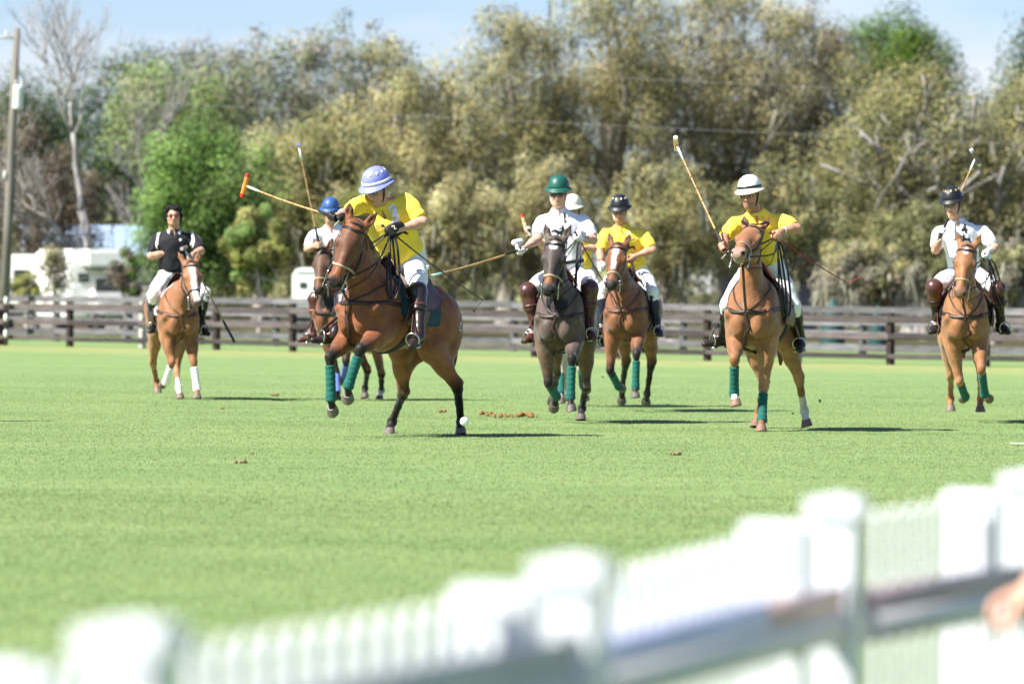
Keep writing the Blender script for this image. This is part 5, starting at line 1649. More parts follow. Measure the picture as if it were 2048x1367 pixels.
    if R.get('glasses'):
        mb = MB(); Rm = Matrix(np.stack([f, u, l], 1).tolist())
        for sd in (-1, 1):
            mb.sphere(at(.098, -.002, sd * .034), (.008, .020, .031), Rm)
            mb.tube([at(.094, .006, sd * .060), at(.05, .006, sd * .079), at(-.03, .002, sd * .082)], .004, 6)
        mb.tube([at(.106, .006, -.012), at(.110, .008, 0), at(.106, .006, .012)], .005, 6)
        mb.build('sunglasses', mat('sunglass_' + R['glasses'], BOOT[R['glasses']], rough=.12, spec=.8, coat=.5), root)
    # ---- marks printed on the jersey
    for mk in R.get('marks', []):
        jersey_mark(shirt, sbv, pel, nb, fr, lat, tx, mk)
    if R.get('stripes'):
        for k, sd in (('r', -1), ('l', 1)):
            sh, el = J['sh' + k] - tx * .02, J['e' + k]
            for q in range(2):
                mb = MB()
                o0 = sh + nrm(el - sh) * (.015 + .045 * q) 
                pts = [o0 + tx * .10 - lat * sd * .03, o0 + tx * .06 + fr * .10 - lat * sd * .02, o0 + fr * .12 - tx * .02 - lat * sd * .01, o0 + fr * .10 - tx * .09 - lat * sd * .02]
                strap(mb, sbv, pts, .020, .002, .003, 20); mb.build('sleeve_stripe', mat('jersey_white', SHIRT['white'], rough=.75), shirt)
    return root, hands

def folds(V, Q, amp, seed, axis):
    """cloth folds: ridged noise pushing the surface in and out"""
    N = np.zeros_like(V)
    a, b, c, d = (V[Q[:, i]] for i in range(4))
    fn = np.cross(c - a, d - b)
    for i in range(4): np.add.at(N, Q[:, i], fn)
    N /= np.maximum(np.linalg.norm(N, axis=1), 1e-9)[:, None]
    o = Vector((seed * 3.1, seed * 1.7, seed))
    h = np.empty(len(V))
    for i, p in enumerate(V):
        v = Vector(p)
        w = mnoise.noise(v * 4.0 + o)
        q = v * 7.0 + o + Vector((w, w * .6, -w)) * 1.6
        q.z *= .75
        r = 1.0 - abs(mnoise.noise(q)) * 2.2
        h[i] = .62 * r + .38 * mnoise.noise(v * 16 + o)
    return V + N * (amp * (h - .25))[:, None]

def helm_pt(th, t, w=0.0):
    """helmet surface: th angle from front, t 0 rim edge .. .22 brim root .. 1 crown"""
    fa = cos(th)
    if t < .22:
        q = t / .22
        ro = (.162 if fa > 0 else .146) * fa * fa + .132 * (1 - fa * fa)
        ri = (.124 if fa > 0 else .126) * fa * fa + .104 * (1 - fa * fa)
        r = ro + (ri - ro) * q
        z = -.016 * fa * (1 if fa > 0 else .2) * (1 - q) - .008 * (1 - q) + .006 * q - .012 * (1 - q) * fa * fa
    else:
        q = (t - .22) / .78
        ri = (.124 if fa > 0 else .126) * fa * fa + .104 * (1 - fa * fa)
        r = ri * cos(q * pi / 2) ** .86
        z = .006 + .122 * sin(q * pi / 2)
    return r, z

def make_helmet(root, hd, f, u, l, R):
    tilt = radians(R.get('helm_tilt', 6))
    fu, uu = f * cos(tilt) - u * sin(tilt), u * cos(tilt) + f * sin(tilt)
    c = hd + u * .074 - f * .010
    P = lambda th, t, w=0.0: c + (fu * cos(th) + l * sin(th)) * (helm_pt(th, t)[0] * 1.08 * R.get('hscale', 1) + w * .7) + uu * (helm_pt(th, t)[1] * 1.08 * R.get('hscale', 1) + w)
    main = mat('helmet_' + R['helmet'], HELM[R['helmet']], rough=R.get('helm_rough', .45), spec=.45, noise=.04, nscale=20, bump=.05, bscale=150)
    n = 40; ts = [0, .04, .10, .17, .22, .26, .32, .4, .5, .6, .7, .8, .88, .95, .995]
    def shell(t_list, name, m, thick, w=0.0, parent=None):
        V = []; F = []
        for t in t_list:
            for j in range(n): V.append(P(2 * pi * j / n, t, w))
        for i in range(len(t_list) - 1):
            for j in range(n): F.append((i * n + j, i * n + (j + 1) % n, (i + 1) * n + (j + 1) % n, (i + 1) * n + j))
        mb = MB(); mb.add(V, F)
        if t_list[-1] > .98: mb.add([V[(len(t_list) - 1) * n + j] for j in range(n)], [tuple(range(n))])
        o = mb.build(name, m, parent)
        so = o.modifiers.new('thick', 'SOLIDIFY'); so.thickness = thick; so.offset = -1
        return o
    he = empty('helmet'); he.parent = root
    shell(ts[4:], 'shell', main, .008, 0, he)
    shell(ts[:5], 'brim', mat('helmet_' + R.get('brim', R['helmet']), HELM[R.get('brim', R['helmet'])], rough=.5, spec=.4), .007, 0.0005, he)
    if 'hband' in R:
        shell([.225, .27, .315], 'hat_band', mat('helmet_' + R['hband'], HELM[R['hband']], rough=.6), .003, .004, he)
    if 'dots' in R:
        for (th, t) in [(d * pi / 5 + .3, .60) for d in range(10)]:
            V = [P(th, t, .0015)]
            for j in range(12):
                a = 2 * pi * j / 12
                V.append(P(th + .115 * cos(a), t + .062 * sin(a), .0022))
            mb = MB(); mb.add(V, [(0, 1 + j, 1 + (j + 1) % 12) for j in range(12)])
            o = mb.build('vent_dot', mat('helmet_' + R['dots'], HELM[R['dots']], rough=.5), he)
            so = o.modifiers.new('thick', 'SOLIDIFY'); so.thickness = .001; so.offset = 1
    # harness
    mb = MB()
    for sd in (-1, 1):
        mb.tube(catmull([c + l * sd * .098 + f * .02, hd + l * sd * .080 - u * .03 + f * .012, hd + l * sd * .055 - u * .095 + f * .03, hd - u * .124 + f * .045], 5), .0075, 8)
    mb.build('chin_strap', mat('strap_' + R.get('strap', 'black'), BOOT[R.get('strap', 'black')], rough=.6), he)

def jersey_mark(shirt, bv, pel, nb, fr, lat, tx, mk):
    """flat print on the jersey: polygons pushed on to the cloth along the chest's forward axis"""
    kind, u0, v0, h, colr = mk[:5]
    polys = []
    if kind.startswith('txt:'):
        cu = bpy.data.curves.new('t', 'FONT'); cu.body = kind[4:]; cu.size = h * 1.4; cu.align_x = 'CENTER'; cu.align_y = 'CENTER'
        cu.offset = .006 * h / .1
        to = bpy.data.objects.new('t', cu); COL.objects.link(to)
        dg = bpy.context.evaluated_depsgraph_get(); me = bpy.data.meshes.new_from_object(to.evaluated_get(dg))
        COL.objects.unlink(to); bpy.data.objects.remove(to)
        bm = bmesh.new(); bm.from_mesh(me)
    else:
        bm = bmesh.new()
        for poly in SHAPES[kind]:
            bm.faces.new([bm.verts.new((x * h, y * h, 0)) for x, y in poly])
    bmesh.ops.triangulate(bm, faces=bm.faces[:])
    for _ in range(3):
        es = [e for e in bm.edges if e.calc_length() > .02]
        if es: bmesh.ops.subdivide_edges(bm, edges=es, cuts=1)
    org = pel + (nb - pel) * v0 + lat * u0 + fr * .5
    for v in bm.verts:
        p = org + lat * v.co.x + tx * v.co.y
        loc, no, i, d = bv.ray_cast(Vector(p), Vector(-fr))
        v.co = (Vector(p) - Vector(fr) * .36) if loc is None else loc + Vector(fr) * .004
    me = bpy.data.meshes.new('print'); bm.to_mesh(me); bm.free()
    obj('jersey_print', me, mat('print_' + colr, PRINT[colr], rough=.7), shirt)

SHAPES = {
 # a pony and rider with a raised arm, as a small dark emblem
 'emblem': [[(-.55, -.10), (-.30, .02), (.25, .02), (.55, -.02), (.62, -.22), (.45, -.16), (.05, -.20), (-.35, -.20)],
            [(-.55, -.10), (-.75, .20), (-.60, .24), (-.30, .02)], [(-.75, .20), (-.95, .06), (-.92, .0), (-.62, .10)],
            [(-.12, .02), (-.05, .34), (.08, .36), (.14, .02)], [(-.04, .36), (-.05, .48), (.06, .50), (.09, .38)], [(-.05, .34), (-.30, .20), (-.28, .14), (.0, .24)],
            [(-.35, -.20), (-.60, -.34), (-.75, -.30), (-.58, -.24), (-.30, -.12)], [(-.22, -.20), (-.30, -.46), (-.22, -.48), (-.08, -.20)], [(.35, -.17), (.55, -.45), (.66, -.42), (.52, -.14)],
            [(-.30, .20), (-.42, .62), (-.38, .63), (-.26, .18)]],
 'flag': [[(-.5, .30 - .12 * i), (.5, .30 - .12 * i), (.5, .235 - .12 * i), (-.5, .235 - .12 * i)] for i in range(6)] + [[(-.5, .0), (-.1, .0), (-.1, .30), (-.5, .30)]],
 'crest': [[(-.3, .4), (.3, .4), (.3, -.05), (0, -.4), (-.3, -.05)]],
 'sponsor': [[(-.9 + .3 * i, -.08), (-.72 + .3 * i, -.08), (-.72 + .3 * i, .1), (-.9 + .3 * i, .1)] for i in range(6)] + [[(-.7, .2), (.7, .2), (.6, .3), (-.6, .3)]],
}
SHIRT = {'yellow': (.94, .69, .07), 'white': (.80, .80, .82), 'black': (.012, .012, .015)}
BOOT = {'black': (.012, .011, .011), 'dark': (.022, .014, .012), 'brown': (.075, .026, .020), 'tan': (.24, .10, .05), 'white': (.75, .74, .72), 'red': (.25, .05, .03), 'mirror': (.10, .02, .015), 'navy': (.012, .014, .03), 'cream': (.66, .60, .48)}
HELM = {'purple': (.20, .22, .62), 'white': (.80, .80, .78), 'green': (.008, .085, .062), 'black': (.012, .012, .016), 'blue': (.03, .085, .25), 'cream': (.72, .68, .58), 'gold': (.55, .42, .18)}
PRINT = {'white': (.82, .84, .86), 'black': (.015, .015, .015), 'dull': (.55, .45, .10), 'pale': (.86, .80, .35)}

# ------------------------------------------------------------------ the eight horses with their riders
POSES = {
 'H3': dict(loc=[-1.259, 55.1, -0.043], yaw=-124.0, pitch=10.5, sc=1.07, mallet=[[-1.719, 54.706, 2.115], [-2.629, 55.683, 2.421], [-0.25, 0.07, -0.966]], whip=[[-1.183, 54.902, 1.978], [-0.289, 54.905, 1.326], [-0.37, 54.905, 1.224]],
   J={"fr":[[0.724,-0.148,0.633],[0.656,-0.133,0.276],[0.564,-0.162,0.136]],"hr":[[-0.65,-0.28,0.538],[-0.881,-0.531,0.311],[-0.774,-0.489,0.173]],"fl":[[0.767,0.209,0.703],[0.753,0.114,0.377],[0.666,0.061,0.241]],"hl":[[-0.747,0.251,0.622],[-1.033,0.135,0.352],[-0.934,0.198,0.216]],"poll":[0.829,0.053,1.835],"muz":[1.031,0.027,1.27],"nb":[0.315,-0.065,2.09],"pel":[-0.06,0.0,1.68],"head":[0.41,-0.068,2.219],"shr":[0.417,-0.235,2.134],"er":[0.654,-0.206,1.971],"handr":[0.904,-0.151,1.883],"kr":[0.146,-0.479,1.26],"ar":[0.346,-0.41,0.909],"shl":[0.208,0.089,2.205],"el":[0.184,0.314,1.979],"handl":[0.456,0.162,1.836],"kl":[0.14,0.318,1.338],"al":[0.233,0.446,0.96],"face":[0.877,-0.066,-0.477]}),
 'H1': dict(loc=[-4.286, 72.0, -0.057], yaw=-78.0, pitch=0, sc=1.0, mallet=[[-3.515, 71.4, 0.792], [-4.14, 71.6, 1.904], [0.2, 1, 0.1]], whip=None,
   J={"fr":[[0.574,-0.102,0.521],[0.34,-0.14,0.278],[0.182,-0.16,0.218]],"hr":[[-0.617,-0.167,0.502],[-0.93,-0.073,0.255],[-0.815,-0.069,0.116]],"fl":[[0.597,0.168,0.53],[0.663,0.205,0.198],[0.786,0.193,0.081]],"hl":[[-0.383,0.101,0.444],[-0.058,0.08,0.196],[0.066,0.088,0.066]],"poll":[0.901,0.07,1.784],"muz":[1.268,0.106,1.311],"nb":[-0.044,0.007,2.19],"pel":[-0.05,0.0,1.63],"head":[0.013,-0.016,2.367],"shr":[-0.108,-0.2,2.112],"er":[-0.007,-0.295,1.858],"handr":[0.032,-0.041,1.999],"kr":[0.248,-0.303,1.365],"ar":[0.036,-0.255,1.017],"shl":[-0.013,0.246,2.117],"el":[0.196,0.311,1.927],"handl":[0.393,0.154,1.83],"kl":[0.228,0.363,1.403],"al":[0.223,0.31,0.992],"face":[0.99,-0.139,0.035]}),
 'H2': dict(loc=[-2.094, 72.5, -0.016], yaw=-112.0, pitch=0, sc=1.0, mallet=[[-2.452, 71.92, 1.962], [-2.723, 71.878, 3.228], [0.0, 1.0, 0.0]], whip=None,
   J={"fr":[[0.345,-0.006,0.383],[0.55,0.1,0.133],[0.436,0.052,0.017]],"hr":[[-0.477,0.072,0.389],[-0.774,-0.089,0.158],[-0.653,-0.049,0.032]],"fl":[[0.551,0.221,0.515],[0.306,0.088,0.32],[0.183,0.007,0.235]],"hl":[[-0.423,0.291,0.348],[-0.743,0.156,0.13],[-0.622,0.161,-0.003]],"poll":[0.573,-0.11,1.928],"muz":[0.887,-0.041,1.421],"nb":[0.259,-0.134,2.223],"pel":[0.0,-0.02,1.74],"head":[0.317,-0.117,2.381],"shr":[0.324,-0.348,2.132],"er":[0.528,-0.338,1.927],"handr":[0.672,-0.115,1.977],"kr":[0.125,-0.399,1.299],"ar":[0.134,-0.411,0.866],"shl":[0.157,0.065,2.149],"el":[0.287,0.186,1.92],"handl":[0.485,0.011,1.866],"kl":[0.134,0.133,1.305],"al":[0.122,0.168,0.854],"face":[0.955,0.292,-0.052]}),
 'H4': dict(loc=[0.558, 61.5, -0.071], yaw=-98.0, pitch=4, sc=1.05, mallet=[[0.087, 61.295, 1.86], [-0.905, 60.44, 1.557], [0.045, 0.286, -0.957]], whip=[[0.71, 61.285, 1.985], [1.166, 61.916, 1.25], [1.211, 61.916, 1.109]],
   J={"fr":[[0.37,-0.107,0.45],[0.053,-0.069,0.334],[-0.036,-0.104,0.194]],"hr":[[-0.741,-0.179,0.604],[-1.092,-0.243,0.402],[-1.25,-0.283,0.326]],"fl":[[0.758,0.181,0.682],[0.74,0.171,0.301],[0.806,0.187,0.145]],"hl":[[-0.555,0.163,0.473],[-0.895,0.081,0.26],[-0.767,0.084,0.134]],"poll":[0.633,-0.024,1.909],"muz":[0.908,-0.064,1.377],"nb":[0.012,-0.076,2.253],"pel":[-0.05,0.0,1.63],"head":[0.082,-0.081,2.408],"shr":[0.014,-0.267,2.169],"er":[0.195,-0.269,1.942],"handr":[0.383,-0.418,1.817],"kr":[0.232,-0.357,1.402],"ar":[0.196,-0.281,0.993],"shl":[-0.047,0.167,2.177],"el":[0.077,0.291,1.946],"handl":[0.319,0.172,1.941],"kl":[0.295,0.293,1.43],"al":[0.269,0.292,1.021],"face":[0.998,-0.0,-0.07]}),
 'H5': dict(loc=[0.803, 70.0, 0.01], yaw=-96.0, pitch=0, sc=1.0, mallet=[[0.194, 69.748, 2.157], [0.141, 71.023, 2.25], [0.252, 0.081, -0.964]], whip=None,
   J={"fr":[[0.407,-0.158,0.436],[0.611,-0.142,0.165],[0.724,-0.123,0.039]],"hr":[[-0.492,-0.208,0.455],[-0.787,-0.233,0.171],[-0.654,-0.232,0.049]],"fl":[[0.412,0.088,0.47],[0.151,0.09,0.252],[0.003,0.127,0.176]],"hl":[[-0.429,0.047,0.459],[-0.725,0.035,0.175],[-0.593,0.049,0.053]],"poll":[0.614,-0.105,1.904],"muz":[0.961,-0.14,1.415],"nb":[-0.038,-0.059,2.205],"pel":[-0.05,0.0,1.63],"head":[0.024,-0.074,2.388],"shr":[-0.034,-0.293,2.104],"er":[0.18,-0.431,1.965],"handr":[0.314,-0.579,2.147],"kr":[0.259,-0.306,1.383],"ar":[0.287,-0.544,0.89],"shl":[-0.083,0.173,2.121],"el":[0.108,0.266,1.924],"handl":[0.258,0.046,1.877],"kl":[0.293,0.251,1.389],"al":[0.29,0.331,0.857],"face":[0.998,-0.07,0.0]}),
 'H6': dict(loc=[1.404, 67.7, 0.039], yaw=-100.0, pitch=3, sc=1.0, mallet=None, whip=None,
   J={"fr":[[0.386,-0.179,0.42],[0.095,-0.126,0.254],[-0.068,-0.102,0.213]],"hr":[[-0.682,-0.162,0.547],[-0.946,-0.239,0.243],[-1.026,-0.255,0.082]],"fl":[[0.699,0.183,0.607],[0.687,0.176,0.218],[0.798,0.19,0.091]],"hl":[[-0.663,0.152,0.532],[-0.885,0.076,0.197],[-1.014,0.046,0.074]],"poll":[0.665,-0.068,1.899],"muz":[1.03,-0.091,1.424],"nb":[0.137,-0.113,2.146],"pel":[-0.05,0.0,1.63],"head":[0.208,-0.123,2.314],"shr":[0.148,-0.309,2.084],"er":[0.275,-0.344,1.825],"handr":[0.457,-0.281,1.637],"kr":[0.246,-0.322,1.381],"ar":[0.222,-0.288,0.966],"shl":[0.07,0.131,2.093],"el":[0.178,0.277,1.867],"handl":[0.211,0.02,1.749],"kl":[0.254,0.298,1.369],"al":[0.228,0.35,0.962],"face":[0.99,0.035,-0.139]}),
 'H7': dict(loc=[2.569, 59.1, -0.024], yaw=-104.0, pitch=4, sc=1.08, mallet=[[2.165, 58.523, 1.889], [1.686, 59.244, 2.967], [0.072, 0.844, -0.532]], whip=[[2.713, 58.598, 1.999], [3.501, 59.208, 1.528], [3.604, 59.208, 1.587]],
   J={"fr":[[0.739,-0.098,0.657],[0.619,-0.119,0.34],[0.728,-0.079,0.215]],"hr":[[-0.546,-0.066,0.482],[-0.825,-0.175,0.202],[-0.686,-0.174,0.088]],"fl":[[0.381,0.117,0.409],[0.523,0.139,0.1],[0.643,0.152,-0.02]],"hl":[[-0.677,0.253,0.552],[-0.959,0.26,0.255],[-0.877,0.299,0.1]],"poll":[0.566,0.019,1.922],"muz":[1.111,-0.018,1.672],"nb":[0.251,-0.025,2.101],"pel":[-0.05,0.0,1.63],"head":[0.33,-0.071,2.243],"shr":[0.276,-0.223,2.011],"er":[0.484,-0.288,1.82],"handr":[0.731,-0.234,1.724],"kr":[-0.025,-0.339,1.232],"ar":[-0.297,-0.428,0.939],"shl":[0.171,0.205,2.052],"el":[0.353,0.4,1.937],"handl":[0.548,0.241,1.839],"kl":[-0.053,0.304,1.221],"al":[-0.362,0.314,0.952],"face":[0.988,-0.139,-0.069]}),
 'H8': dict(loc=[5.055, 63.6, 0.022], yaw=-93.0, pitch=2, sc=1.02, mallet=[[4.776, 63.371, 2.113], [5.211, 64.252, 2.972], [0.451, 0.5, -0.74]], whip=None,
   J={"fr":[[0.393,-0.056,0.419],[0.1,0.013,0.261],[-0.064,-0.004,0.22]],"hr":[[-0.594,-0.13,0.492],[-0.928,-0.119,0.254],[-0.815,-0.121,0.113]],"fl":[[0.627,0.175,0.547],[0.414,0.216,0.285],[0.268,0.27,0.218]],"hl":[[-0.516,0.21,0.461],[-0.861,0.206,0.24],[-0.742,0.209,0.105]],"poll":[0.732,0.006,1.883],"muz":[1.036,-0.077,1.372],"nb":[-0.026,-0.085,2.183],"pel":[-0.05,0.0,1.63],"head":[0.042,-0.143,2.35],"shr":[-0.038,-0.286,2.094],"er":[0.123,-0.326,1.856],"handr":[0.309,-0.261,2.04],"kr":[0.271,-0.341,1.445],"ar":[0.131,-0.301,1.062],"shl":[-0.062,0.185,2.105],"el":[0.075,0.325,1.892],"handl":[0.307,0.231,1.788],"kl":[0.251,0.357,1.431],"al":[0.059,0.399,1.071],"face":[0.928,-0.357,-0.102]}),
}

def toworld(D):
    return Matrix.LocRotScale(Vector(D['loc']), Euler((0, -radians(D['pitch']), radians(D['yaw']))), Vector((D['sc'],) * 3))

BAY = dict(coat=(.195, .066, .024), points=(.014, .010, .009), muzzle=(.022, .016, .014), belly=(.27, .115, .055), dorsal=(.125, .042, .018), tail=(.012, .010, .009))
CHESTNUT = dict(coat=(.245, .108, .046), muzzle=(.17, .09, .06), belly=(.38, .20, .095), dorsal=(.215, .085, .032), tail=(.20, .08, .03), hoof=(.16, .12, .09))
HP = {
 'H3': dict(BAY, pad='dteal', key='red_bay', head_rot=40, brand='D/', face=(.10, .045, .026), wraps={'fr': 'green', 'fl': 'green'}, muz_t=(.86, .95), label='red bay horse with teal front wraps carrying the rider in the purple helmet', vox=.0125, bz=1.13, leather='dark', loop=.62, loop_dir=(-.03, .10, 0), hoof=(.13, .11, .09)),
 'H1': dict(CHESTNUT, vox=.021, key='umpire_chestnut', marks=[('blaze', .12, .97, .028)], socks={'hl': .55}, wraps={'fr': 'white', 'fl': 'white'}, pad='white', sleather='dark', saddle='dark', loop=0, rope=False, label='chestnut horse with broad white blaze and white wraps under the rider in black', ears=-.1, leather='brown'),
 'H2': dict(BAY, pad='black', vox=.021, key='brown_bay', coat=(.16, .062, .027), face=(.075, .045, .03), socks={'hl': .85}, wraps={'fr': 'blue', 'fl': 'blue'}, label='bay horse with blue wraps half hidden behind the red bay horse', loop=.3),
 'H4': dict(vox=.0145, pad='navy', key='dark_brown', coat=(.092, .066, .052), points=(.012, .010, .009), muzzle=(.010, .009, .009), face=(.038, .030, .028), marks=[('star', .17, .045, .032)], nose_tan=(.20, .075, .022), belly=(.16, .09, .05), tail=(.01, .01, .01), wraps={'fr': 'green', 'fl': 'green'}, loop=.5, loop_dir=(0, -.02, 0), leather='dark', label='dark brown horse with white star, ridden by the player in the green helmet'),
 'H5': dict(vox=.021, key='grey', coat=(.46, .42, .36), muzzle=(.12, .11, .10), points=(.40, .37, .31), tail=(.3, .28, .25), wraps={'fr': 'green', 'fl': 'green'}, loop=0, label='pale grey horse almost hidden behind the dark brown horse'),
 'H6': dict(BAY, pad='black', key='blazed_bay', coat=(.185, .075, .033), marks=[('blaze', .12, .62, .020), ('star', .20, .05, .030)], wraps={'fr': 'green', 'fl': 'green'}, loop=0, leather='brown', label='bay horse with white blaze galloping beside the dark brown horse'),
 'H7': dict(CHESTNUT, vox=.0145, pad='black', key='golden_chestnut', socks={'fr': .95, 'hl': .45}, wraps={'fr': 'green', 'fl': 'green'}, muzzle=(.30, .19, .14), loop=.75, loop_dir=(-.06, .10, 0), leather='dark', ears=.25, hoof=(.20, .12, .085), label='chestnut horse throwing its head up under the rider in the white helmet'),
 'H8': dict(CHESTNUT, pad='black', key='star_chestnut', coat=(.265, .118, .048), marks=[('star', .16, .040, .020)], muzzle=(.20, .10, .06), wraps={'fr': 'green', 'fl': 'green'}, leather='dark', loop=.55, loop_dir=(-.02, .13, 0), label='chestnut horse with small white star, all four feet off the ground'),
}
RP = {
 'H3': dict(wide=1.16, hscale=1.10, shirt='yellow', helmet='purple', hband='white', dots='white', glove_r='black', glove_l='black', guard='dark', boot='dark', gstrap='brown', vox=.010, svox=.010, seed=2, helm_tilt=2, trim='cream',
            marks=[('txt:3', .09, .87, .125, 'white'), ('flag', -.085, .80, .085, 'dull'), ('emblem', .05, .60, .14, 'black'), ('sponsor', -.06, .62, .09, 'pale')],
            label='rider in yellow shirt number 3 and purple dotted helmet, leaning out with a mallet'),
 'H1': dict(wide=1.10, shirt='black', collar='white', longhair=True, glasses='mirror', boot='black', stripes=True, seed=3, skin=(.50, .28, .19), vox=.011, marks=[('crest', .085, .78, .045, 'white')], grip_r=(.2, .9, .3),
            label='rider without helmet in black shirt with white stripes and sunglasses'),
 'H2': dict(shirt='white', helmet='blue', glasses='mirror', guard='brown', boot='brown', gstrap='tan', seed=4, label='rider in white shirt and blue helmet partly behind the rider in the purple helmet'),
 'H4': dict(wide=1.10, shirt='white', helmet='green', glasses='mirror', glove_r='white', glove_l='white', guard='brown', boot='brown', gstrap='brown', belt=True, seed=5, strap='cream', skin=(.56, .33, .245), trim='tan', gloveback=True,
            marks=[('txt:1', .045, .86, .095, 'black'), ('emblem', .01, .66, .13, 'black')], label='rider in white shirt number 1 and green helmet holding a mallet low'),
 'H5': dict(shirt='yellow', helmet='cream', seed=6, boot='dark', glove_r='cream', label='yellow-shirted rider in cream helmet almost hidden behind the green helmet rider'),
 'H6': dict(wide=1.08, shirt='yellow', helmet='black', dots='cream', boot='navy', seed=7, strap='white', band_r='black', glove_r='white', skin=(.48, .24, .16), marks=[('txt:2', .075, .82, .09, 'pale'), ('emblem', .03, .60, .12, 'black')],
            label='rider in yellow shirt and black helmet with cream dots'),
 'H7': dict(wide=1.12, shirt='yellow', helmet='white', hband='black', brim='cream', dots=None, boot='dark', seed=8, beard=(.16, .13, .12), skin=(.46, .23, .15), band_l='white', bandw=.012, belly=1.12, vox=.010, marks=[('flag', -.09, .82, .06, 'dull')],
            label='bearded rider in yellow shirt and white helmet with raised mallet'),
 'H8': dict(shirt='white', helmet='black', dots='gold', glove_r='white', glove_l='white', guard='brown', boot='dark', seed=9, marks=[('txt:4', .05, .82, .095, 'black'), ('emblem', .03, .64, .12, 'black')], trim='red', gloveback=True,
            label='rider in white shirt number 4 and black helmet with mallet over the shoulder'),
}
for k in RP:
    if RP[k].get('dots', 1) is None: del RP[k]['dots']

MALLETC = {'H3': ('orange', (.78, .22, .03), (.55, .02, .02)), 'H2': ('pale', (.75, .74, .80), (.25, .25, .60)), 'H4': ('cane', (.42, .28, .10), (.75, .73, .68)), 'H5': ('red', (.70, .45, .22), (.55, .04, .03)),
           'H7': ('maple', (.72, .45, .22), (.78, .72, .62)), 'H8': ('worn', (.20, .17, .15), (.70, .66, .58)), 'H1': ('dark', (.20, .15, .12), (.4, .4, .4))}
MALLETL = {'H3': 'polo mallet with orange red-tipped head held out by the rider in the purple helmet', 'H2': 'upright polo mallet with pale head held by the rider in the blue helmet',
           'H4': 'polo mallet held low across by the rider in the green helmet', 'H5': 'polo mallet with red-tipped head beside the green helmet rider\'s arm',
           'H7': 'polo mallet with pale wooden head raised by the bearded rider', 'H8': 'polo mallet resting over the shoulder of the rider in shirt number 4', 'H1': 'polo mallet held head up by the rider in black'}

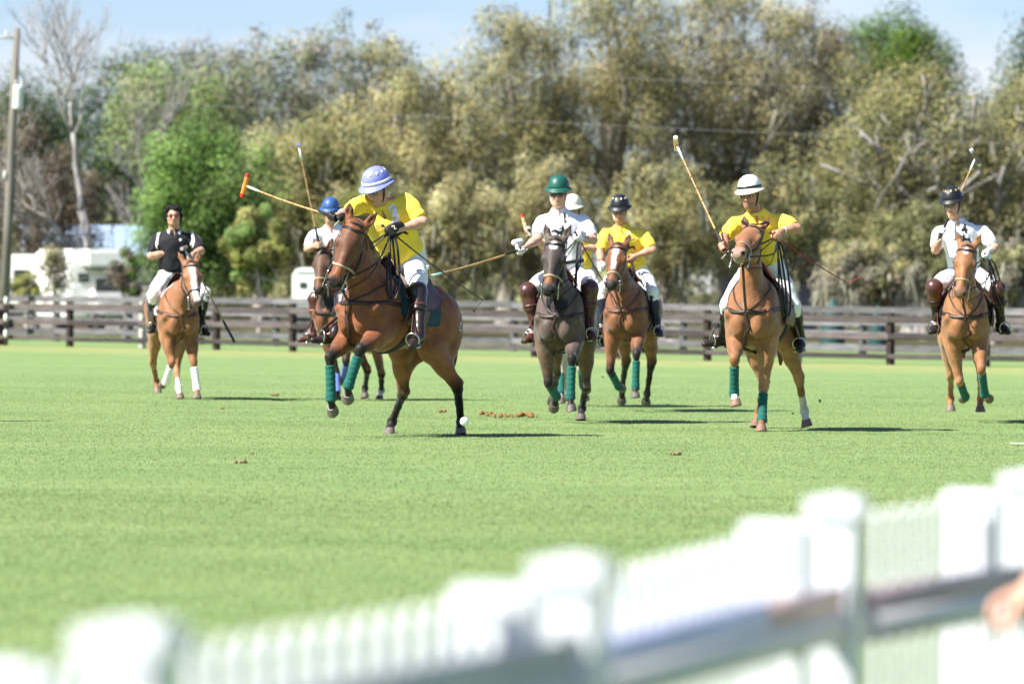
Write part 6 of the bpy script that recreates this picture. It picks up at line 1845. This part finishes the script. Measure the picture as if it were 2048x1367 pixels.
def make_mallet(key, hand, head, axis):
    nm, c1, c2 = MALLETC[key]
    hand, head, axis = Vector(hand), Vector(head), Vector(axis).normalized()
    root = empty('polo_mallet', MALLETL[key], 'mallet', None, hand)
    d = head - hand; L = d.length; t = d.normalized()
    bend = t.cross(axis).normalized() * .0 + axis * .015
    cane = mat('cane', (.40, .25, .10), rough=.45, noise=.25, nscale=9, bump=.15, bscale=30)
    mb = MB(); pts = [t * (L * q) + bend * sin(q * pi) for q in np.linspace(-.02, 1.0, 14)]
    mb.tube(pts, [.0115 - .003 * q for q in np.linspace(0, 1, 14)], 8); mb.build('shaft', cane, root)
    mb = MB()
    for q in (.32, .45, .57, .68, .78):
        mb = MB(); mb.tube([t * (L * q) + bend * sin(q * pi) - t * .006, t * (L * q) + bend * sin(q * pi) + t * .006], .0125, 8); mb.build('cane_node', mat('cane_node', (.22, .12, .05), rough=.5), root)
    mb = MB(); mb.tube([t * (L * q) + bend * sin(q * pi) for q in (.84, .9, .965)], .0115, 8); mb.build('binding', mat('binding_' + nm, (.72, .72, .70) if key != 'H4' else (.40, .70, .58), rough=.5, noise=.1), root)
    mb = MB(); mb.tube([t * -.085, t * -.07, t * .0, t * .20, t * .24], [.020, .0175, .0165, .0155, .012], 10); mb.build('grip', mat('grip_black', (.012, .012, .013), rough=.6, bump=.3, bscale=90), root)
    mb = MB(); sl = [t * -.05 + Vector((cos(a) * .035, sin(a) * .025, -.04 + .04 * cos(a * 1))) for a in np.linspace(0, 2 * pi, 15)]
    mb.tube(sl, .004, 6, caps=False); mb.build('wrist_strap', mat('strap_cream', (.6, .57, .5), rough=.8), root)
    Rm = Matrix(frame(np.array(axis), np.array(t)).tolist())
    def seg(x0, x1, r0, r1, name, m):
        mb = MB(); N = 7
        mb.tube([d + axis * (x0 + (x1 - x0) * i / N) for i in range(N + 1)], [r0 + (r1 - r0) * i / N + .0 for i in range(N + 1)], 16); return mb.build(name, m, root, smooth='auto')
    seg(-.085, .085, .0235, .0235, 'head', mat('mallet_head_' + nm, c1, rough=.45, noise=.15, nscale=14))
    seg(.085, .120, .0240, .0215, 'head_tip', mat('mallet_tip_' + nm, c2, rough=.5, noise=.1))
    seg(-.120, -.085, .0215, .0240, 'head_tip', mat('mallet_tip_' + nm, c2, rough=.5, noise=.1))
    return root

def make_whip(key, pts, colr, label):
    p0, p1, p2 = (Vector(p) for p in pts)
    root = empty('riding_whip', label, 'whip', None, p0)
    m = mat('whip_' + key, colr, rough=.5, noise=.1)
    mb = MB(); c = [(p1 - p0) * q + Vector((0, 0, -.02 * sin(q * pi))) for q in np.linspace(-.08, 1, 12)]
    mb.tube(c, [.0085 - .004 * q for q in np.linspace(0, 1, 12)], 8); mb.build('shaft', m, root)
    mb = MB(); mb.tube(catmull([p1 - p0, (p1 - p0) * .4 + (p2 - p0) * .6 + Vector((0, 0, .004)), p2 - p0], 4), .0035, 6)
    mb.sphere(p2 - p0, (.010, .010, .018)); mb.build('lash', m, root)
    mb = MB(); mb.sphere((p1 - p0) * -.085, .015); mb.build('knob', mat('grip_black', (.012, .012, .013)), root)

def rider_all(keys=None):
    for key in (keys or list(POSES)):
        D = POSES[key]; J = D['J']
        for k, sd in (('r', -1), ('l', 1)):
            J['toe' + k] = list(nrm(np.array(TOE.get(key, {}).get(k, (.86, sd * .34, -.20)))))
        J['rein'] = J['handl']
        M = toworld(D); Mi = M.inverted()
        R = RP[key]
        if D.get('mallet'):
            hw, hd, ax = D['mallet']
            if key != 'H1': R['grip_r'] = tuple((Mi.to_3x3() @ (Vector(hd) - Vector(hw))).normalized())
            make_mallet(key, hw, hd, ax)
        make_horse(D, HP[key])
        make_rider(D, R)
        if D.get('whip'):
            make_whip(key, D['whip'], {'H7': (.30, .02, .02)}.get(key, (.012, .012, .012)),
                      {'H3': 'black riding whip pointing back from the gloved hand of rider number 3', 'H7': 'red riding whip held by the bearded rider', 'H4': 'black riding whip in the hand of the rider in the green helmet'}[key])

TOE = {'H7': {'r': (.55, -.70, -.10), 'l': (.80, .15, -.35)}, 'H3': {'l': (.75, .20, -.42), 'r': (.80, -.45, -.1)}, 'H2': {'r': (.70, -.60, -.15)}}
rider_all(KEYS)

spectator()
